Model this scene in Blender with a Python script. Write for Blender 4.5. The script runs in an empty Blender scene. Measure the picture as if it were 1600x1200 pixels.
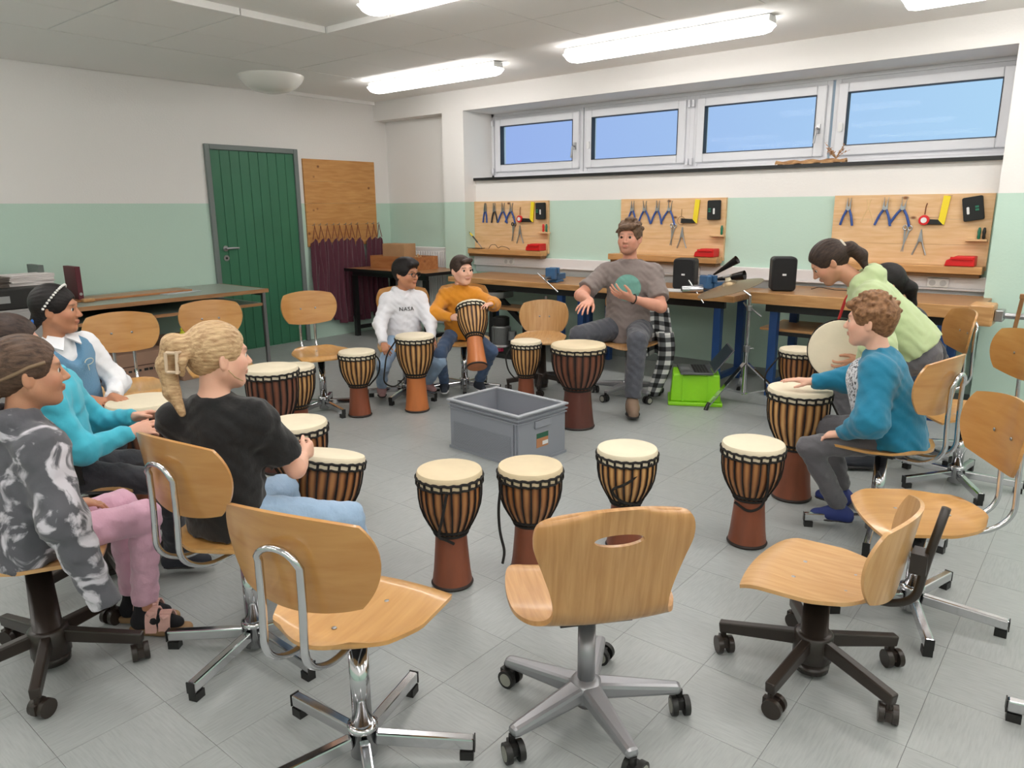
import bpy, math, random
import numpy as np
from mathutils import Vector, Matrix
random.seed(4)
sc = bpy.context.scene
C = sc.collection
R = math.radians
PI = math.pi

# ------------------------------------------------------------------ camera
cam_data = bpy.data.cameras.new('camera')
cam = bpy.data.objects.new('camera', cam_data)
C.objects.link(cam)
cam_data.sensor_width = 36.0
cam_data.lens = 1149.79 / 1600 * 36
cam_data.clip_start = 0.05
_yaw, _pitch, _roll = 0.6890824, -0.23450627, -0.0087009
_f = Vector((-math.sin(_yaw) * math.cos(_pitch), math.cos(_yaw) * math.cos(_pitch), math.sin(_pitch)))
_r = Vector((math.cos(_yaw), math.sin(_yaw), 0))
_u = _r.cross(_f)
_r2 = _r * math.cos(_roll) + _u * math.sin(_roll)
_u2 = -_r * math.sin(_roll) + _u * math.cos(_roll)
cam.matrix_world = Matrix(((_r2.x, _u2.x, -_f.x, 0), (_r2.y, _u2.y, -_f.y, 0), (_r2.z, _u2.z, -_f.z, 1.43), (0, 0, 0, 1)))
sc.camera = cam

# ------------------------------------------------------------------ exposure and sky
sc.view_settings.view_transform = 'Standard'
sc.view_settings.look = 'None'
sc.view_settings.gamma = 1.0
sc.view_settings.use_curve_mapping = False
sc.view_settings.exposure = 0.0
LAMP = 18.0            # radiance of the fluorescent diffusers
world = bpy.data.worlds.new('dusk_sky')
sc.world = world
world.use_nodes = True
_wn, _wl = world.node_tree.nodes, world.node_tree.links
_wn.clear()
_bg = _wn.new('ShaderNodeBackground'); _wo = _wn.new('ShaderNodeOutputWorld')
_tc = _wn.new('ShaderNodeTexCoord'); _sx = _wn.new('ShaderNodeSeparateXYZ'); _rp = _wn.new('ShaderNodeValToRGB')
_mr = _wn.new('ShaderNodeMapRange')
_wl.new(_tc.outputs['Generated'], _sx.inputs[0])
_wl.new(_sx.outputs['X'], _mr.inputs['Value'])
_mr.inputs['From Min'].default_value = -1; _mr.inputs['From Max'].default_value = 1
_wl.new(_mr.outputs[0], _rp.inputs[0])
_e = _rp.color_ramp.elements
_e[0].position = 0.1; _e[0].color = (0.33, 0.43, 0.85, 1)
_e[1].position = 0.55; _e[1].color = (0.55, 0.86, 1.0, 1)
_wl.new(_rp.outputs[0], _bg.inputs[0]); _bg.inputs[1].default_value = 0.95
_wl.new(_bg.outputs[0], _wo.inputs[0])

# ------------------------------------------------------------------ mesh helpers
class MB:
    """collects shapes, builds ONE mesh object"""
    def __init__(s): s.v = []; s.f = []
    def add(s, v, f):
        n = len(s.v); s.v += [tuple(p) for p in v]; s.f += [tuple(i + n for i in q) for q in f]; return s
    def box(s, x0, x1, y0, y1, z0, z1, m=None):
        v = [Vector(p) for p in ((x0,y0,z0),(x1,y0,z0),(x1,y1,z0),(x0,y1,z0),(x0,y0,z1),(x1,y0,z1),(x1,y1,z1),(x0,y1,z1))]
        if m is not None: v = [m @ p for p in v]
        return s.add(v, [(3,2,1,0),(4,5,6,7),(0,1,5,4),(1,2,6,5),(2,3,7,6),(3,0,4,7)])
    def bar(s, a, b, w, h, up=(0, 0, 1), w1=None, h1=None):
        a, b = Vector(a), Vector(b); d = (b - a).normalized(); up = Vector(up)
        x = d.cross(up)
        if x.length < 1e-5: x = d.cross(Vector((1, 0, 0)))
        x.normalize(); z = x.cross(d)
        v = []
        for p, ww, hh in ((a, w, h), (b, w1 or w, h1 or h)):
            for i, j in ((-1,-1),(1,-1),(1,1),(-1,1)): v.append(p + x * (i * ww / 2) + z * (j * hh / 2))
        return s.add(v, [(0,1,2,3),(7,6,5,4),(0,4,5,1),(1,5,6,2),(2,6,7,3),(3,7,4,0)])
    def tube(s, pts, r, n=10, closed=False, cap=True):
        pts = [Vector(p) for p in pts]; m = len(pts)
        rs = r if isinstance(r, (list, tuple)) else [r] * m
        T = []
        for i in range(m):
            if closed: t = pts[(i + 1) % m] - pts[i - 1]
            else: t = pts[min(i + 1, m - 1)] - pts[max(i - 1, 0)]
            T.append(t.normalized())
        ref = Vector((0, 0, 1)) if abs(T[0].z) < 0.9 else Vector((1, 0, 0))
        u = T[0].cross(ref).normalized(); v = []
        for i in range(m):
            u = u - T[i] * u.dot(T[i])
            u.normalize(); w = T[i].cross(u)
            for k in range(n):
                a = 2 * PI * k / n; v.append(pts[i] + (u * math.cos(a) + w * math.sin(a)) * rs[i])
        f = []
        for i in range(m if closed else m - 1):
            j = (i + 1) % m
            for k in range(n): f.append((i*n+k, i*n+(k+1)%n, j*n+(k+1)%n, j*n+k))
        if cap and not closed: f.append(tuple(range(n-1, -1, -1))); f.append(tuple((m-1)*n+k for k in range(n)))
        return s.add(v, f)
    def cyl(s, a, b, r0, r1=None, n=16): return s.tube([a, b], [r0, r0 if r1 is None else r1], n)
    def lathe(s, prof, n=24, m=None):
        v = []; f = []; L = len(prof)
        for r, z in prof:
            for k in range(n):
                a = 2*PI*k/n; p = Vector((r*math.cos(a), r*math.sin(a), z)); v.append(m @ p if m is not None else p)
        for i in range(L - 1):
            for k in range(n): f.append((i*n+k, i*n+(k+1)%n, (i+1)*n+(k+1)%n, (i+1)*n+k))
        f.append(tuple(range(n-1, -1, -1))); f.append(tuple((L-1)*n+k for k in range(n)))
        return s.add(v, f)
    def prism(s, out, d, m=None):
        """outline in xy extruded along +z by d"""
        n = len(out); v = [Vector((x, y, 0)) for x, y in out] + [Vector((x, y, d)) for x, y in out]
        if m is not None: v = [m @ p for p in v]
        return s.add(v, [tuple(range(n-1,-1,-1)), tuple(range(n, 2*n))] + [(i, (i+1)%n, n+(i+1)%n, n+i) for i in range(n)])
    def sheet(s, fn, nu, nv, th):
        """fn(u,v)->(point, normal) solid sheet of thickness th"""
        top = []; bot = []
        for j in range(nv + 1):
            for i in range(nu + 1):
                p, nn = fn(i / nu, j / nv); p = Vector(p); nn = Vector(nn).normalized()
                top.append(p + nn * th / 2); bot.append(p - nn * th / 2)
        N = len(top); w = nu + 1; f = []
        for j in range(nv):
            for i in range(nu):
                a = j*w+i; f.append((a, a+1, a+w+1, a+w)); f.append((N+a+w, N+a+w+1, N+a+1, N+a))
        for i in range(nu):
            f.append((i+1, i, N+i, N+i+1)); a = nv*w+i; f.append((a, a+1, N+a+1, N+a))
        for j in range(nv):
            a = j*w; f.append((a, a+w, N+a+w, N+a)); a = j*w+nu; f.append((a+w, a, N+a, N+a+w))
        return s.add(top + bot, f)
    def mesh(s, name, mat=None, smooth=False):
        me = bpy.data.meshes.new(name); me.from_pydata([tuple(p) for p in s.v], [], s.f)
        if mat is not None: me.materials.append(mat)
        me.update()
        if smooth:
            me.polygons.foreach_set('use_smooth', [True] * len(me.polygons))
        return me
    def build(s, name, mat=None, parent=None, smooth=None, bev=0, loc=None, rot=None, ang=40):
        o = link(name, s.mesh(name, mat), parent, loc, rot)
        finish(o, smooth, bev, ang)
        return o

def finish(o, smooth=None, bev=0, ang=40):
    if bev:
        b = o.modifiers.new('bevel', 'BEVEL'); b.width = bev; b.segments = 2; b.limit_method = 'ANGLE'; b.angle_limit = R(35)
    if smooth:
        me = o.data
        me.polygons.foreach_set('use_smooth', [True] * len(me.polygons))
        try: me.set_sharp_from_angle(angle=R(ang))
        except Exception: pass

def link(name, me, parent=None, loc=None, rot=None):
    o = bpy.data.objects.new(name, me); C.objects.link(o)
    if parent is not None: o.parent = parent
    if loc is not None: o.location = loc
    if rot is not None: o.rotation_euler = rot
    return o

def tag(o, label, cat, group=None):
    o['label'] = label; o['category'] = cat
    if group: o['group'] = group
    return o
def struct(o): o['kind'] = 'structure'; return o
def thing(name, label, cat, loc=(0, 0, 0), rz=0.0, group=None):
    o = bpy.data.objects.new(name, None); C.objects.link(o)
    o.empty_display_size = 0.1; o.location = loc; o.rotation_euler = (0, 0, rz)
    return tag(o, label, cat, group)
def rrect(w, h, r, n=5, cx=0, cy=0):
    o = []
    for sx, sy, a0 in ((1,1,0),(-1,1,90),(-1,-1,180),(1,-1,270)):
        for k in range(n + 1):
            a = R(a0 + 90*k/n); o.append((cx + sx*(w/2-r) + r*math.cos(a), cy + sy*(h/2-r) + r*math.sin(a)))
    return o
def TR(x, y, z, rx=0, ry=0, rz=0):
    return Matrix.Translation((x, y, z)) @ Matrix.Rotation(rz, 4, 'Z') @ Matrix.Rotation(ry, 4, 'Y') @ Matrix.Rotation(rx, 4, 'X')
def arc_path(pts, r, n=6):
    """polyline with rounded corners"""
    pts = [Vector(p) for p in pts]; out = [pts[0]]
    for i in range(1, len(pts) - 1):
        a, b, c_ = pts[i-1], pts[i], pts[i+1]
        d1 = (a - b); d2 = (c_ - b); rr = min(r, d1.length*.49, d2.length*.49)
        p, q = b + d1.normalized()*rr, b + d2.normalized()*rr
        for k in range(n + 1):
            t = k / n; out.append(p*(1-t)**2 + b*2*t*(1-t) + q*t*t)
    out.append(pts[-1]); return out

# ------------------------------------------------------------------ materials
def srgb(r, g, b):
    f = lambda c: (c/255/12.92) if c/255 <= .04045 else ((c/255+.055)/1.055)**2.4
    return (f(r), f(g), f(b), 1)
MATS = {}
def M(name, col=None, rough=.5, metal=0.0, var=None, bump=None, coat=0.0, spec=None, emit=None, sheen=0):
    """plain principled material; var=(scale, amount, stretch) tone noise, bump=(scale, strength, stretch)"""
    if name in MATS: return MATS[name]
    m = bpy.data.materials.new(name); m.use_nodes = True
    nt = m.node_tree; b = nt.nodes['Principled BSDF']
    c = srgb(*col); b.inputs['Base Color'].default_value = c
    b.inputs['Roughness'].default_value = rough; b.inputs['Metallic'].default_value = metal
    if coat: b.inputs['Coat Weight'].default_value = coat; b.inputs['Coat Roughness'].default_value = .12
    if spec is not None: b.inputs['Specular IOR Level'].default_value = spec
    if sheen: b.inputs['Sheen Weight'].default_value = sheen
    if emit: b.inputs['Emission Color'].default_value = srgb(*emit[0]); b.inputs['Emission Strength'].default_value = emit[1]
    def noise(scale, st, detail=4):
        tc = nt.nodes.new('ShaderNodeTexCoord'); mp = nt.nodes.new('ShaderNodeMapping'); nz = nt.nodes.new('ShaderNodeTexNoise')
        mp.inputs['Scale'].default_value = st; nz.inputs['Scale'].default_value = scale; nz.inputs['Detail'].default_value = detail
        nt.links.new(tc.outputs['Object'], mp.inputs[0]); nt.links.new(mp.outputs[0], nz.inputs['Vector']); return nz
    if var:
        nz = noise(var[0], var[2] if len(var) > 2 else (1,1,1)); rp = nt.nodes.new('ShaderNodeValToRGB'); a = var[1]
        e = rp.color_ramp.elements; e[0].position = .3; e[1].position = .7
        e[0].color = (c[0]*(1-a), c[1]*(1-a), c[2]*(1-a), 1); e[1].color = (min(1,c[0]*(1+a)), min(1,c[1]*(1+a)), min(1,c[2]*(1+a)), 1)
        nt.links.new(nz.outputs['Fac'], rp.inputs[0]); nt.links.new(rp.outputs[0], b.inputs['Base Color'])
    if bump:
        nz = noise(bump[0], bump[2] if len(bump) > 2 else (1,1,1), 3); bp = nt.nodes.new('ShaderNodeBump')
        bp.inputs['Strength'].default_value = bump[1]; bp.inputs['Distance'].default_value = bump[3] if len(bump) > 3 else .01
        nt.links.new(nz.outputs['Fac'], bp.inputs['Height']); nt.links.new(bp.outputs[0], b.inputs['Normal'])
    MATS[name] = m; return m
def nodes_of(m): return m.node_tree.nodes, m.node_tree.links, m.node_tree.nodes['Principled BSDF']
def wood(name, light, dark, scale=6, stretch=(12, 1, 12), rough=.4, coat=.3, knots=False, amount=(.35, .72)):
    if name in MATS: return MATS[name]
    m = M(name, light, rough, coat=coat); n, l, b = nodes_of(m)
    tc = n.new('ShaderNodeTexCoord'); mp = n.new('ShaderNodeMapping'); nz = n.new('ShaderNodeTexNoise'); rp = n.new('ShaderNodeValToRGB')
    mp.inputs['Scale'].default_value = stretch; nz.inputs['Scale'].default_value = scale; nz.inputs['Detail'].default_value = 5; nz.inputs['Distortion'].default_value = .4
    l.new(tc.outputs['Object'], mp.inputs[0]); l.new(mp.outputs[0], nz.inputs['Vector']); l.new(nz.outputs['Fac'], rp.inputs[0])
    e = rp.color_ramp.elements; e[0].position, e[1].position = amount; e[0].color = srgb(*dark); e[1].color = srgb(*light)
    out = rp.outputs[0]
    if knots:
        vo = n.new('ShaderNodeTexVoronoi'); mp2 = n.new('ShaderNodeMapping'); mp2.inputs['Scale'].default_value = knots
        vo.inputs['Scale'].default_value = 1.0
        l.new(tc.outputs['Object'], mp2.inputs[0]); l.new(mp2.outputs[0], vo.inputs['Vector'])
        r2 = n.new('ShaderNodeValToRGB'); e2 = r2.color_ramp.elements; e2[0].position = .05; e2[0].color = (1,1,1,1); e2[1].position = .12; e2[1].color = (0,0,0,1)
        l.new(vo.outputs['Distance'], r2.inputs[0]); mx = n.new('ShaderNodeMix'); mx.data_type = 'RGBA'
        l.new(r2.outputs[0], mx.inputs['Factor']); l.new(out, mx.inputs[6]); mx.inputs[7].default_value = srgb(120, 72, 38); out = mx.outputs[2]
    l.new(out, b.inputs['Base Color']); return m

CHROME = M('chrome', (205, 205, 208), .12, 1.0)
STEEL = M('brushed_steel', (170, 170, 172), .35, 1.0)
SILVER = M('silver_paint', (158, 158, 162), .35, .55)
BLACKP = M('black_plastic', (24, 23, 22), .45)
BROWNB = M('dark_brown_steel', (46, 38, 33), .35)
BLACKM = M('black_steel', (20, 20, 21), .4)
WHITEP = M('white_plastic', (225, 225, 224), .4)
PLY = wood('beech_plywood', (206, 158, 96), (190, 140, 78), 4, (10, 1, 10), .33, .5)
PLYB = wood('aged_beech_plywood', (196, 146, 84), (178, 124, 64), 4, (1, 1, 7), .33, .5)
PLYL = wood('light_beech_plywood', (208, 166, 114), (192, 146, 92), 5, (14, 1.2, 1.2), .38, .35)
PINE = wood('pine_board', (226, 190, 148), (212, 170, 122), 3, (1.5, 9, 14), .55, .1, knots=(4.3, 3, 7.7))
BENCH = wood('workbench_beech', (176, 132, 88), (146, 104, 64), 3, (1.5, 12, 12), .45, .15)
BENCHE = wood('workbench_edge_beech', (206, 160, 106), (180, 130, 78), 3, (1.5, 12, 12), .45, .15)
BLUE = M('blue_bench_steel', (36, 72, 128), .4)
CARD = M('cardboard', (176, 136, 98), .8, var=(6, .08))
# ------------------------------------------------------------------ the room
XL, YW, ZC = -7.0, 6.0, 2.64
XR, YF = 2.6, -2.6
def two_tone(name, low, high, zb=1.5):
    m = M(name, high, .75, bump=(60, .12)); n, l, b = nodes_of(m)
    g = n.new('ShaderNodeNewGeometry'); sx = n.new('ShaderNodeSeparateXYZ'); mt = n.new('ShaderNodeMath'); mt.operation = 'GREATER_THAN'; mt.inputs[1].default_value = zb
    mx = n.new('ShaderNodeMix'); mx.data_type = 'RGBA'; mx.inputs[6].default_value = srgb(*low); mx.inputs[7].default_value = srgb(*high)
    l.new(g.outputs['Position'], sx.inputs[0]); l.new(sx.outputs['Z'], mt.inputs[0]); l.new(mt.outputs[0], mx.inputs['Factor']); l.new(mx.outputs[2], b.inputs['Base Color'])
    return m
WALL = two_tone('two_tone_wall_paint', (186, 211, 197), (228, 225, 222))
WHITE = M('white_ceiling_paint', (240, 238, 236), .85, bump=(90, .1))
PANEL = M('acoustic_panel_white', (240, 237, 235), .9, bump=(160, .2))

struct(MB().box(XL-.3, XL, YF-.3, 6.7, 0, ZC).build('wall_left', WALL))
wb = MB()
wb.box(XL, -5.89, 6.18, 6.7, 0, 2.43)
wb.box(XL, XR, YW, 6.7, 2.43, ZC)
wb.box(-5.89, -5.58, YW, 6.7, 0, 2.43)
wb.box(-5.58, -.71, 6.18, 6.7, 0, 1.735)
wb.box(-.71, XR, YW, 6.7, 0, 2.43)
struct(wb.build('wall_back', WALL))
struct(MB().box(XR, XR+.3, YF-.3, 6.7, 0, ZC).build('wall_right', WALL))
struct(MB().box(XL, XR, YF-.3, YF, 0, ZC).build('wall_front', WALL))
struct(MB().box(XL, XL+.03, YF, YW, 2.605, ZC).build('trim_1', WHITE))
struct(MB().box(XL, XL+.012, YF, 3.86, 0, .07).build('baseboard_left', M('grey_vinyl_baseboard', (120, 128, 124), .5)))
struct(MB().box(-5.58, -.71, 6.168, 6.18, 0, .07).build('baseboard_back', MATS['grey_vinyl_baseboard']))

# floor slab with vinyl tiles, streak direction alternating
floor = struct(MB().box(XL-.3, XR+.3, YF-.3, 6.7, -.1, -.0025).build('floor', M('tile_joint', (110, 113, 112), .8)))
VT = M('streaked_vinyl_tile', (150,155,154), .34)
n_, l_, b_ = nodes_of(VT)
oi = n_.new('ShaderNodeObjectInfo'); tc = n_.new('ShaderNodeTexCoord'); ad = n_.new('ShaderNodeVectorMath'); ad.operation = 'MULTIPLY_ADD'
cb = n_.new('ShaderNodeCombineXYZ'); l_.new(oi.outputs['Random'], cb.inputs[0]); l_.new(oi.outputs['Random'], cb.inputs[1])
l_.new(cb.outputs[0], ad.inputs[0]); ad.inputs[1].default_value = (37, 91, 0); l_.new(tc.outputs['Object'], ad.inputs[2])
mp = n_.new('ShaderNodeMapping'); mp.inputs['Scale'].default_value = (95, 9, 1); l_.new(ad.outputs[0], mp.inputs[0])
nz = n_.new('ShaderNodeTexNoise'); nz.inputs['Scale'].default_value = 1.6; nz.inputs['Detail'].default_value = 4; l_.new(mp.outputs[0], nz.inputs['Vector'])
rp = n_.new('ShaderNodeValToRGB'); e = rp.color_ramp.elements
e[0].position = .28; e[0].color = srgb(149,153,152); e[1].position = .70; e[1].color = srgb(163,167,166)
em = e.new(.48); em.color = srgb(157,161,160)
l_.new(nz.outputs['Fac'], rp.inputs[0])
hv = n_.new('ShaderNodeHueSaturation'); l_.new(rp.outputs[0], hv.inputs['Color'])
mv = n_.new('ShaderNodeMapRange'); l_.new(oi.outputs['Random'], mv.inputs[0]); mv.inputs[3].default_value = .975; mv.inputs[4].default_value = 1.025
l_.new(mv.outputs[0], hv.inputs['Value']); l_.new(hv.outputs[0], b_.inputs['Base Color'])
P_ = .294; G_ = .0011
tile_me = MB().box(-P_/2+G_/2, P_/2-G_/2, -P_/2+G_/2, P_/2-G_/2, -.0024, 0).mesh('floor_tile', VT)
cells = []
for i in range(-24, 10):
    for j in range(-12, 19):
        cx, cy = -.27 + (i+.5)*P_, .82 + (j+.5)*P_
        if XL-.16 < cx < XR+.15 and YF-.15 < cy < 6.18+.15:
            q = Vector((cx, cy, 0)) - Vector((0, 0, 1.43)); d = q.dot(_f)
            u, w = (q.dot(_r2)/d*1149.79, -q.dot(_u2)/d*1149.79) if d > .2 else (9e9, 9e9)
            vis = d > .2 and abs(u) < 900 and abs(w) < 700
            cells.append((0 if vis else 1, d if d > 0 else 99, i, j, cx, cy))
cells.sort()
far = MB()
for k, (vs, d, i, j, cx, cy) in enumerate(cells):
    if k < 300:
        link('floor_tile', tile_me, floor, (cx, cy, 0), (0, 0, (PI/2 if (i+j) % 2 else 0)))
    else:
        far.box(cx-P_/2+G_/2, cx+P_/2-G_/2, cy-P_/2+G_/2, cy+P_/2-G_/2, -.0024, 0)
fo = far.build('far_floor_tiles', VT, floor); fo['kind'] = 'stuff'

# ceiling with acoustic panels
ceil = struct(MB().box(XL-.3, XR+.3, YF-.3, 6.7, ZC, ZC+.15).build('ceiling', WHITE))
ys = [4.67 - .637*k for k in range(12)]
xs = [-5.68 + .637*k for k in range(14)]
pan = {}
def panel(x0, x1, y0, y1):
    w, h = round(x1-x0, 3), round(y1-y0, 3)
    if (w, h) not in pan:
        pan[(w, h)] = MB().box(-w/2+.004, w/2-.004, -h/2+.004, h/2-.004, -.042, 0).mesh('ceiling_panel', PANEL)
    o = link('ceiling_panel', pan[(w, h)], ceil, ((x0+x1)/2, (y0+y1)/2, ZC))
    finish(o, bev=.003)
for i in range(13):
    for j in range(11):
        x0, y1 = xs[i], ys[j]
        if x0 + .637 > XR: continue
        if i >= 2 and j >= 2: continue
        panel(x0, x0+.637, y1-.637, y1)
o = MB().box(XL+.03, -5.688, YF, 4.67, -.042, 0).build('ceiling_panel', PANEL, ceil, loc=(0, 0, ZC))

# ------------------------------------------------------------------ door in the left wall
GREEN = M('green_door_paint', (50, 110, 80), .5, var=(3, .06))
FRM = M('grey_door_frame_paint', (112, 120, 118), .45)
def basis(x, y, z): return Matrix.Translation((x, y, z))
door = struct(MB().box(XL-.1, XL-.03, 3.9, 4.85, .005, 2.01).build('door_1', M('dark_door_core', (22, 60, 40), .7)))
nP = 9; w_ = .95/nP
for k in range(nP):
    y0 = 3.9 + k*w_
    MB().box(XL-.04, XL+.012, y0+.0018, y0+w_-.0018, .008, 2.008).build('door_plank', GREEN, door, bev=.003)
fr = MB().box(XL-.05, XL+.03, 3.85, 3.9, 0, 2.06).box(XL-.05, XL+.03, 4.85, 4.9, 0, 2.06).box(XL-.05, XL+.03, 3.9, 4.85, 2.01, 2.06)
fr.build('door_frame', FRM, door, bev=.006)
MB().cyl((XL+.01, 3.975, 1.06), (XL+.06, 3.975, 1.06), .011).tube(arc_path([(XL+.055, 3.965, 1.06), (XL+.06, 4.03, 1.063), (XL+.055, 4.1, 1.06)], .02), .011, 10).cyl((XL+.01, 3.975, 1.06), (XL+.022, 3.975, 1.06), .028).build('door_handle', STEEL, door, smooth=True)
MB().cyl((XL+.01, 3.975, .965), (XL+.02, 3.975, .965), .03).build('lock_plate', STEEL, door, smooth=True)
MB().cyl((XL+.018, 3.975, .965), (XL+.024, 3.975, .965), .011).build('keyhole', BLACKP, door, smooth=True)
for z in (1.76, .95, .2):
    MB().cyl((XL+.025, 4.855, z-.05), (XL+.025, 4.855, z+.05), .009, n=8).build('hinge', FRM, door, smooth=True)

# ------------------------------------------------------------------ windows
WF = M('white_window_frame', (216, 216, 220), .35)
GASK = M('dark_window_gasket', (40, 44, 56), .6)
GLASS = bpy.data.materials.new('window_glass'); GLASS.use_nodes = True
gn, gl = GLASS.node_tree.nodes, GLASS.node_tree.links; gn.clear()
go = gn.new('ShaderNodeOutputMaterial'); gt = gn.new('ShaderNodeBsdfTransparent'); gg = gn.new('ShaderNodeBsdfGlossy'); gm = gn.new('ShaderNodeMixShader'); gf = gn.new('ShaderNodeFresnel')
gg.inputs['Roughness'].default_value = .02; gt.inputs[0].default_value = (.95, .97, 1, 1); gf.inputs[0].default_value = 1.08
gl.new(gf.outputs[0], gm.inputs[0]); gl.new(gt.outputs[0], gm.inputs[1]); gl.new(gg.outputs[0], gm.inputs[2]); gl.new(gm.outputs[0], go.inputs[0])
def frame_rect(mb, x0, x1, z0, z1, t, y0, y1):
    mb.box(x0, x0+t, y0, y1, z0, z1); mb.box(x1-t, x1, y0, y1, z0, z1); mb.box(x0+t, x1-t, y0, y1, z0, z0+t); mb.box(x0+t, x1-t, y0, y1, z1-t, z1); return mb
sash = [(-5.55, -4.375, True), (-4.365, -3.21, False), (-3.17, -1.985, True), (-1.965, -.715, False)]
for i, (x0, x1, hd) in enumerate(sash):
    w = struct(frame_rect(MB(), x0, x1, 1.785, 2.40, .045, 6.47, 6.55).build('window_%d' % (i+1), WF, bev=.004))
    frame_rect(MB(), x0+.035, x1-.035, 1.82, 2.368, .075, 6.44, 6.53).build('sash_frame', WF, w, bev=.008)
    frame_rect(MB(), x0+.108, x1-.108, 1.893, 2.297, .006, 6.438, 6.5).build('gasket', GASK, w)
    MB().box(x0+.108, x1-.108, 6.49, 6.5, 1.893, 2.297).build('pane', GLASS, w)
    hx = x1-.075 if hd else x0+.075
    if hd:
        MB().box(hx-.015, hx+.015, 6.425, 6.442, 2.0, 2.07).tube(arc_path([(hx, 6.43, 2.035), (hx, 6.39, 2.035), (hx-.015, 6.39, 1.92)], .012), .009, 8).build('handle', STEEL, w, smooth=True)
    else:
        MB().prism(rrect(.032, .07, .012), .015, TR(hx, 6.442, 2.035, PI/2)).build('lock_cover', WHITEP, w)
    for zz in (1.83, 2.33):
        MB().box((x0 if hd else x1)-.012, (x0 if hd else x1)+.012, 6.425, 6.45, zz-.03, zz+.03).build('hinge', WF, w, bev=.004)
fx = MB().box(-5.58, -.71, 6.46, 6.56, 2.40, 2.43).box(-5.58, -5.55, 6.46, 6.56, 1.745, 2.43).box(-3.21, -3.17, 6.47, 6.55, 1.785, 2.40).box(-5.58, -.71, 6.46, 6.56, 1.745, 1.785)
struct(fx.build('trim_2', WF))
sill = struct(MB().box(-5.58, -.71, 6.15, 6.5, 1.735, 1.75).build('window_sill', M('white_sill', (214, 216, 220), .3)))
MB().box(-5.58, -.71, 6.142, 6.15, 1.722, 1.751).build('sill_edge', BLACKM, sill)

# ------------------------------------------------------------------ ceiling lamps
TUBE = bpy.data.materials.new('lit_diffuser'); TUBE.use_nodes = True
tb = TUBE.node_tree.nodes['Principled BSDF']; tb.inputs['Base Color'].default_value = (.9, .9, .9, 1)
tb.inputs['Emission Color'].default_value = (1, .965, .93, 1); tb.inputs['Emission Strength'].default_value = LAMP
LAMPH = M('lamp_housing', (205, 206, 204), .4)
def lamp_me():
    a = MB(); L = 1.62
    prof = [(-.055, 0), (.055, 0), (.06, -.042), (-.06, -.042)]
    a.prism([(x, z) for x, z in prof], L, Matrix(((0,0,1,-L/2),(1,0,0,0),(0,1,0,0),(0,0,0,1))))
    b = MB()
    pr = [(.06, -.04), (.08, -.05), (.08, -.07)] + [(.08*math.cos(t), -.07-.035*math.sin(t)) for t in np.linspace(0.2, PI-.2, 9)] + [(-.08, -.07), (-.08, -.05), (-.06, -.04)]
    rows = []
    for xx, s in ((-L/2+.005, .15), (-L/2+.03, .85), (-L/2+.07, 1), (L/2-.07, 1), (L/2-.03, .85), (L/2-.005, .15)):
        rows.append([(xx, y, -.046 + (z+.046)*s) for y, z in pr])
    n = len(pr); v = [p for r in rows for p in r]; f = []
    for i in range(len(rows)-1):
        for k in range(n-1): f.append((i*n+k, (i+1)*n+k, (i+1)*n+k+1, i*n+k+1))
    f.append(tuple(range(n))); f.append(tuple(5*n+k for k in range(n-1, -1, -1)))
    b.add(v, f)
    return a.mesh('housing', LAMPH), b.mesh('diffuser', TUBE, True), MB().box(-.012, .012, -.064, .064, -.05, -.018).mesh('clip', LAMPH)
lm = lamp_me()
def lamp(x, y, label, dz=0):
    t = thing('fluorescent_lamp', label, 'lamp', (x, y, ZC-.005+dz), 0, 'long fluorescent ceiling lamps')
    for nm, me in zip(('housing', 'diffuser'), lm): link(nm, me, t)
    for k in range(6): link('clip', lm[2], t, (-.69 + k*.276, 0, 0))
lamp(-5.13, 5.1, 'lit fluorescent ceiling lamp nearest the corner, above the small window end')
lamp(-2.79, 5.1, 'lit fluorescent ceiling lamp above the middle of the long window')
lamp(-.40, 5.1, 'lit fluorescent ceiling lamp cut off by the top right of the picture')
lamp(-2.84, 3.12, 'lit fluorescent ceiling lamp at the top centre, beside the panel step')
for x, y, *dz in ((-.4, 3.12), (1.7, 3.12), (1.7, 5.1), (-2.84, 1.0), (-.4, 1.0), (1.7, 1.0), (-2.84, -1.1), (-.4, -1.1), (1.7, -1.1), (-5.4, .6, -.042), (-5.4, -1.1, -.042)):  # unseen lamps added for even light and a brighter left side
    lamp(x, y, 'unseen fluorescent ceiling lamp added for even light over the near room', dz[0] if dz else 0)
# opal bowl lamp
bl = thing('bowl_ceiling_lamp', 'unlit white opal bowl lamp on the ceiling near the left wall', 'lamp', (-6.12, 4.08, ZC-.04))
MB().lathe([(.285, 0), (.285, -.012), (.265, -.05), (.22, -.095), (.15, -.13), (.07, -.147), (.005, -.15)], 40).build('glass_bowl', M('opal_glass', (222, 220, 214), .25), bl, smooth=True)
MB().cyl((0, 0, -.01), (0, 0, .0), .12).build('base_plate', WHITEP, bl)
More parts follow.
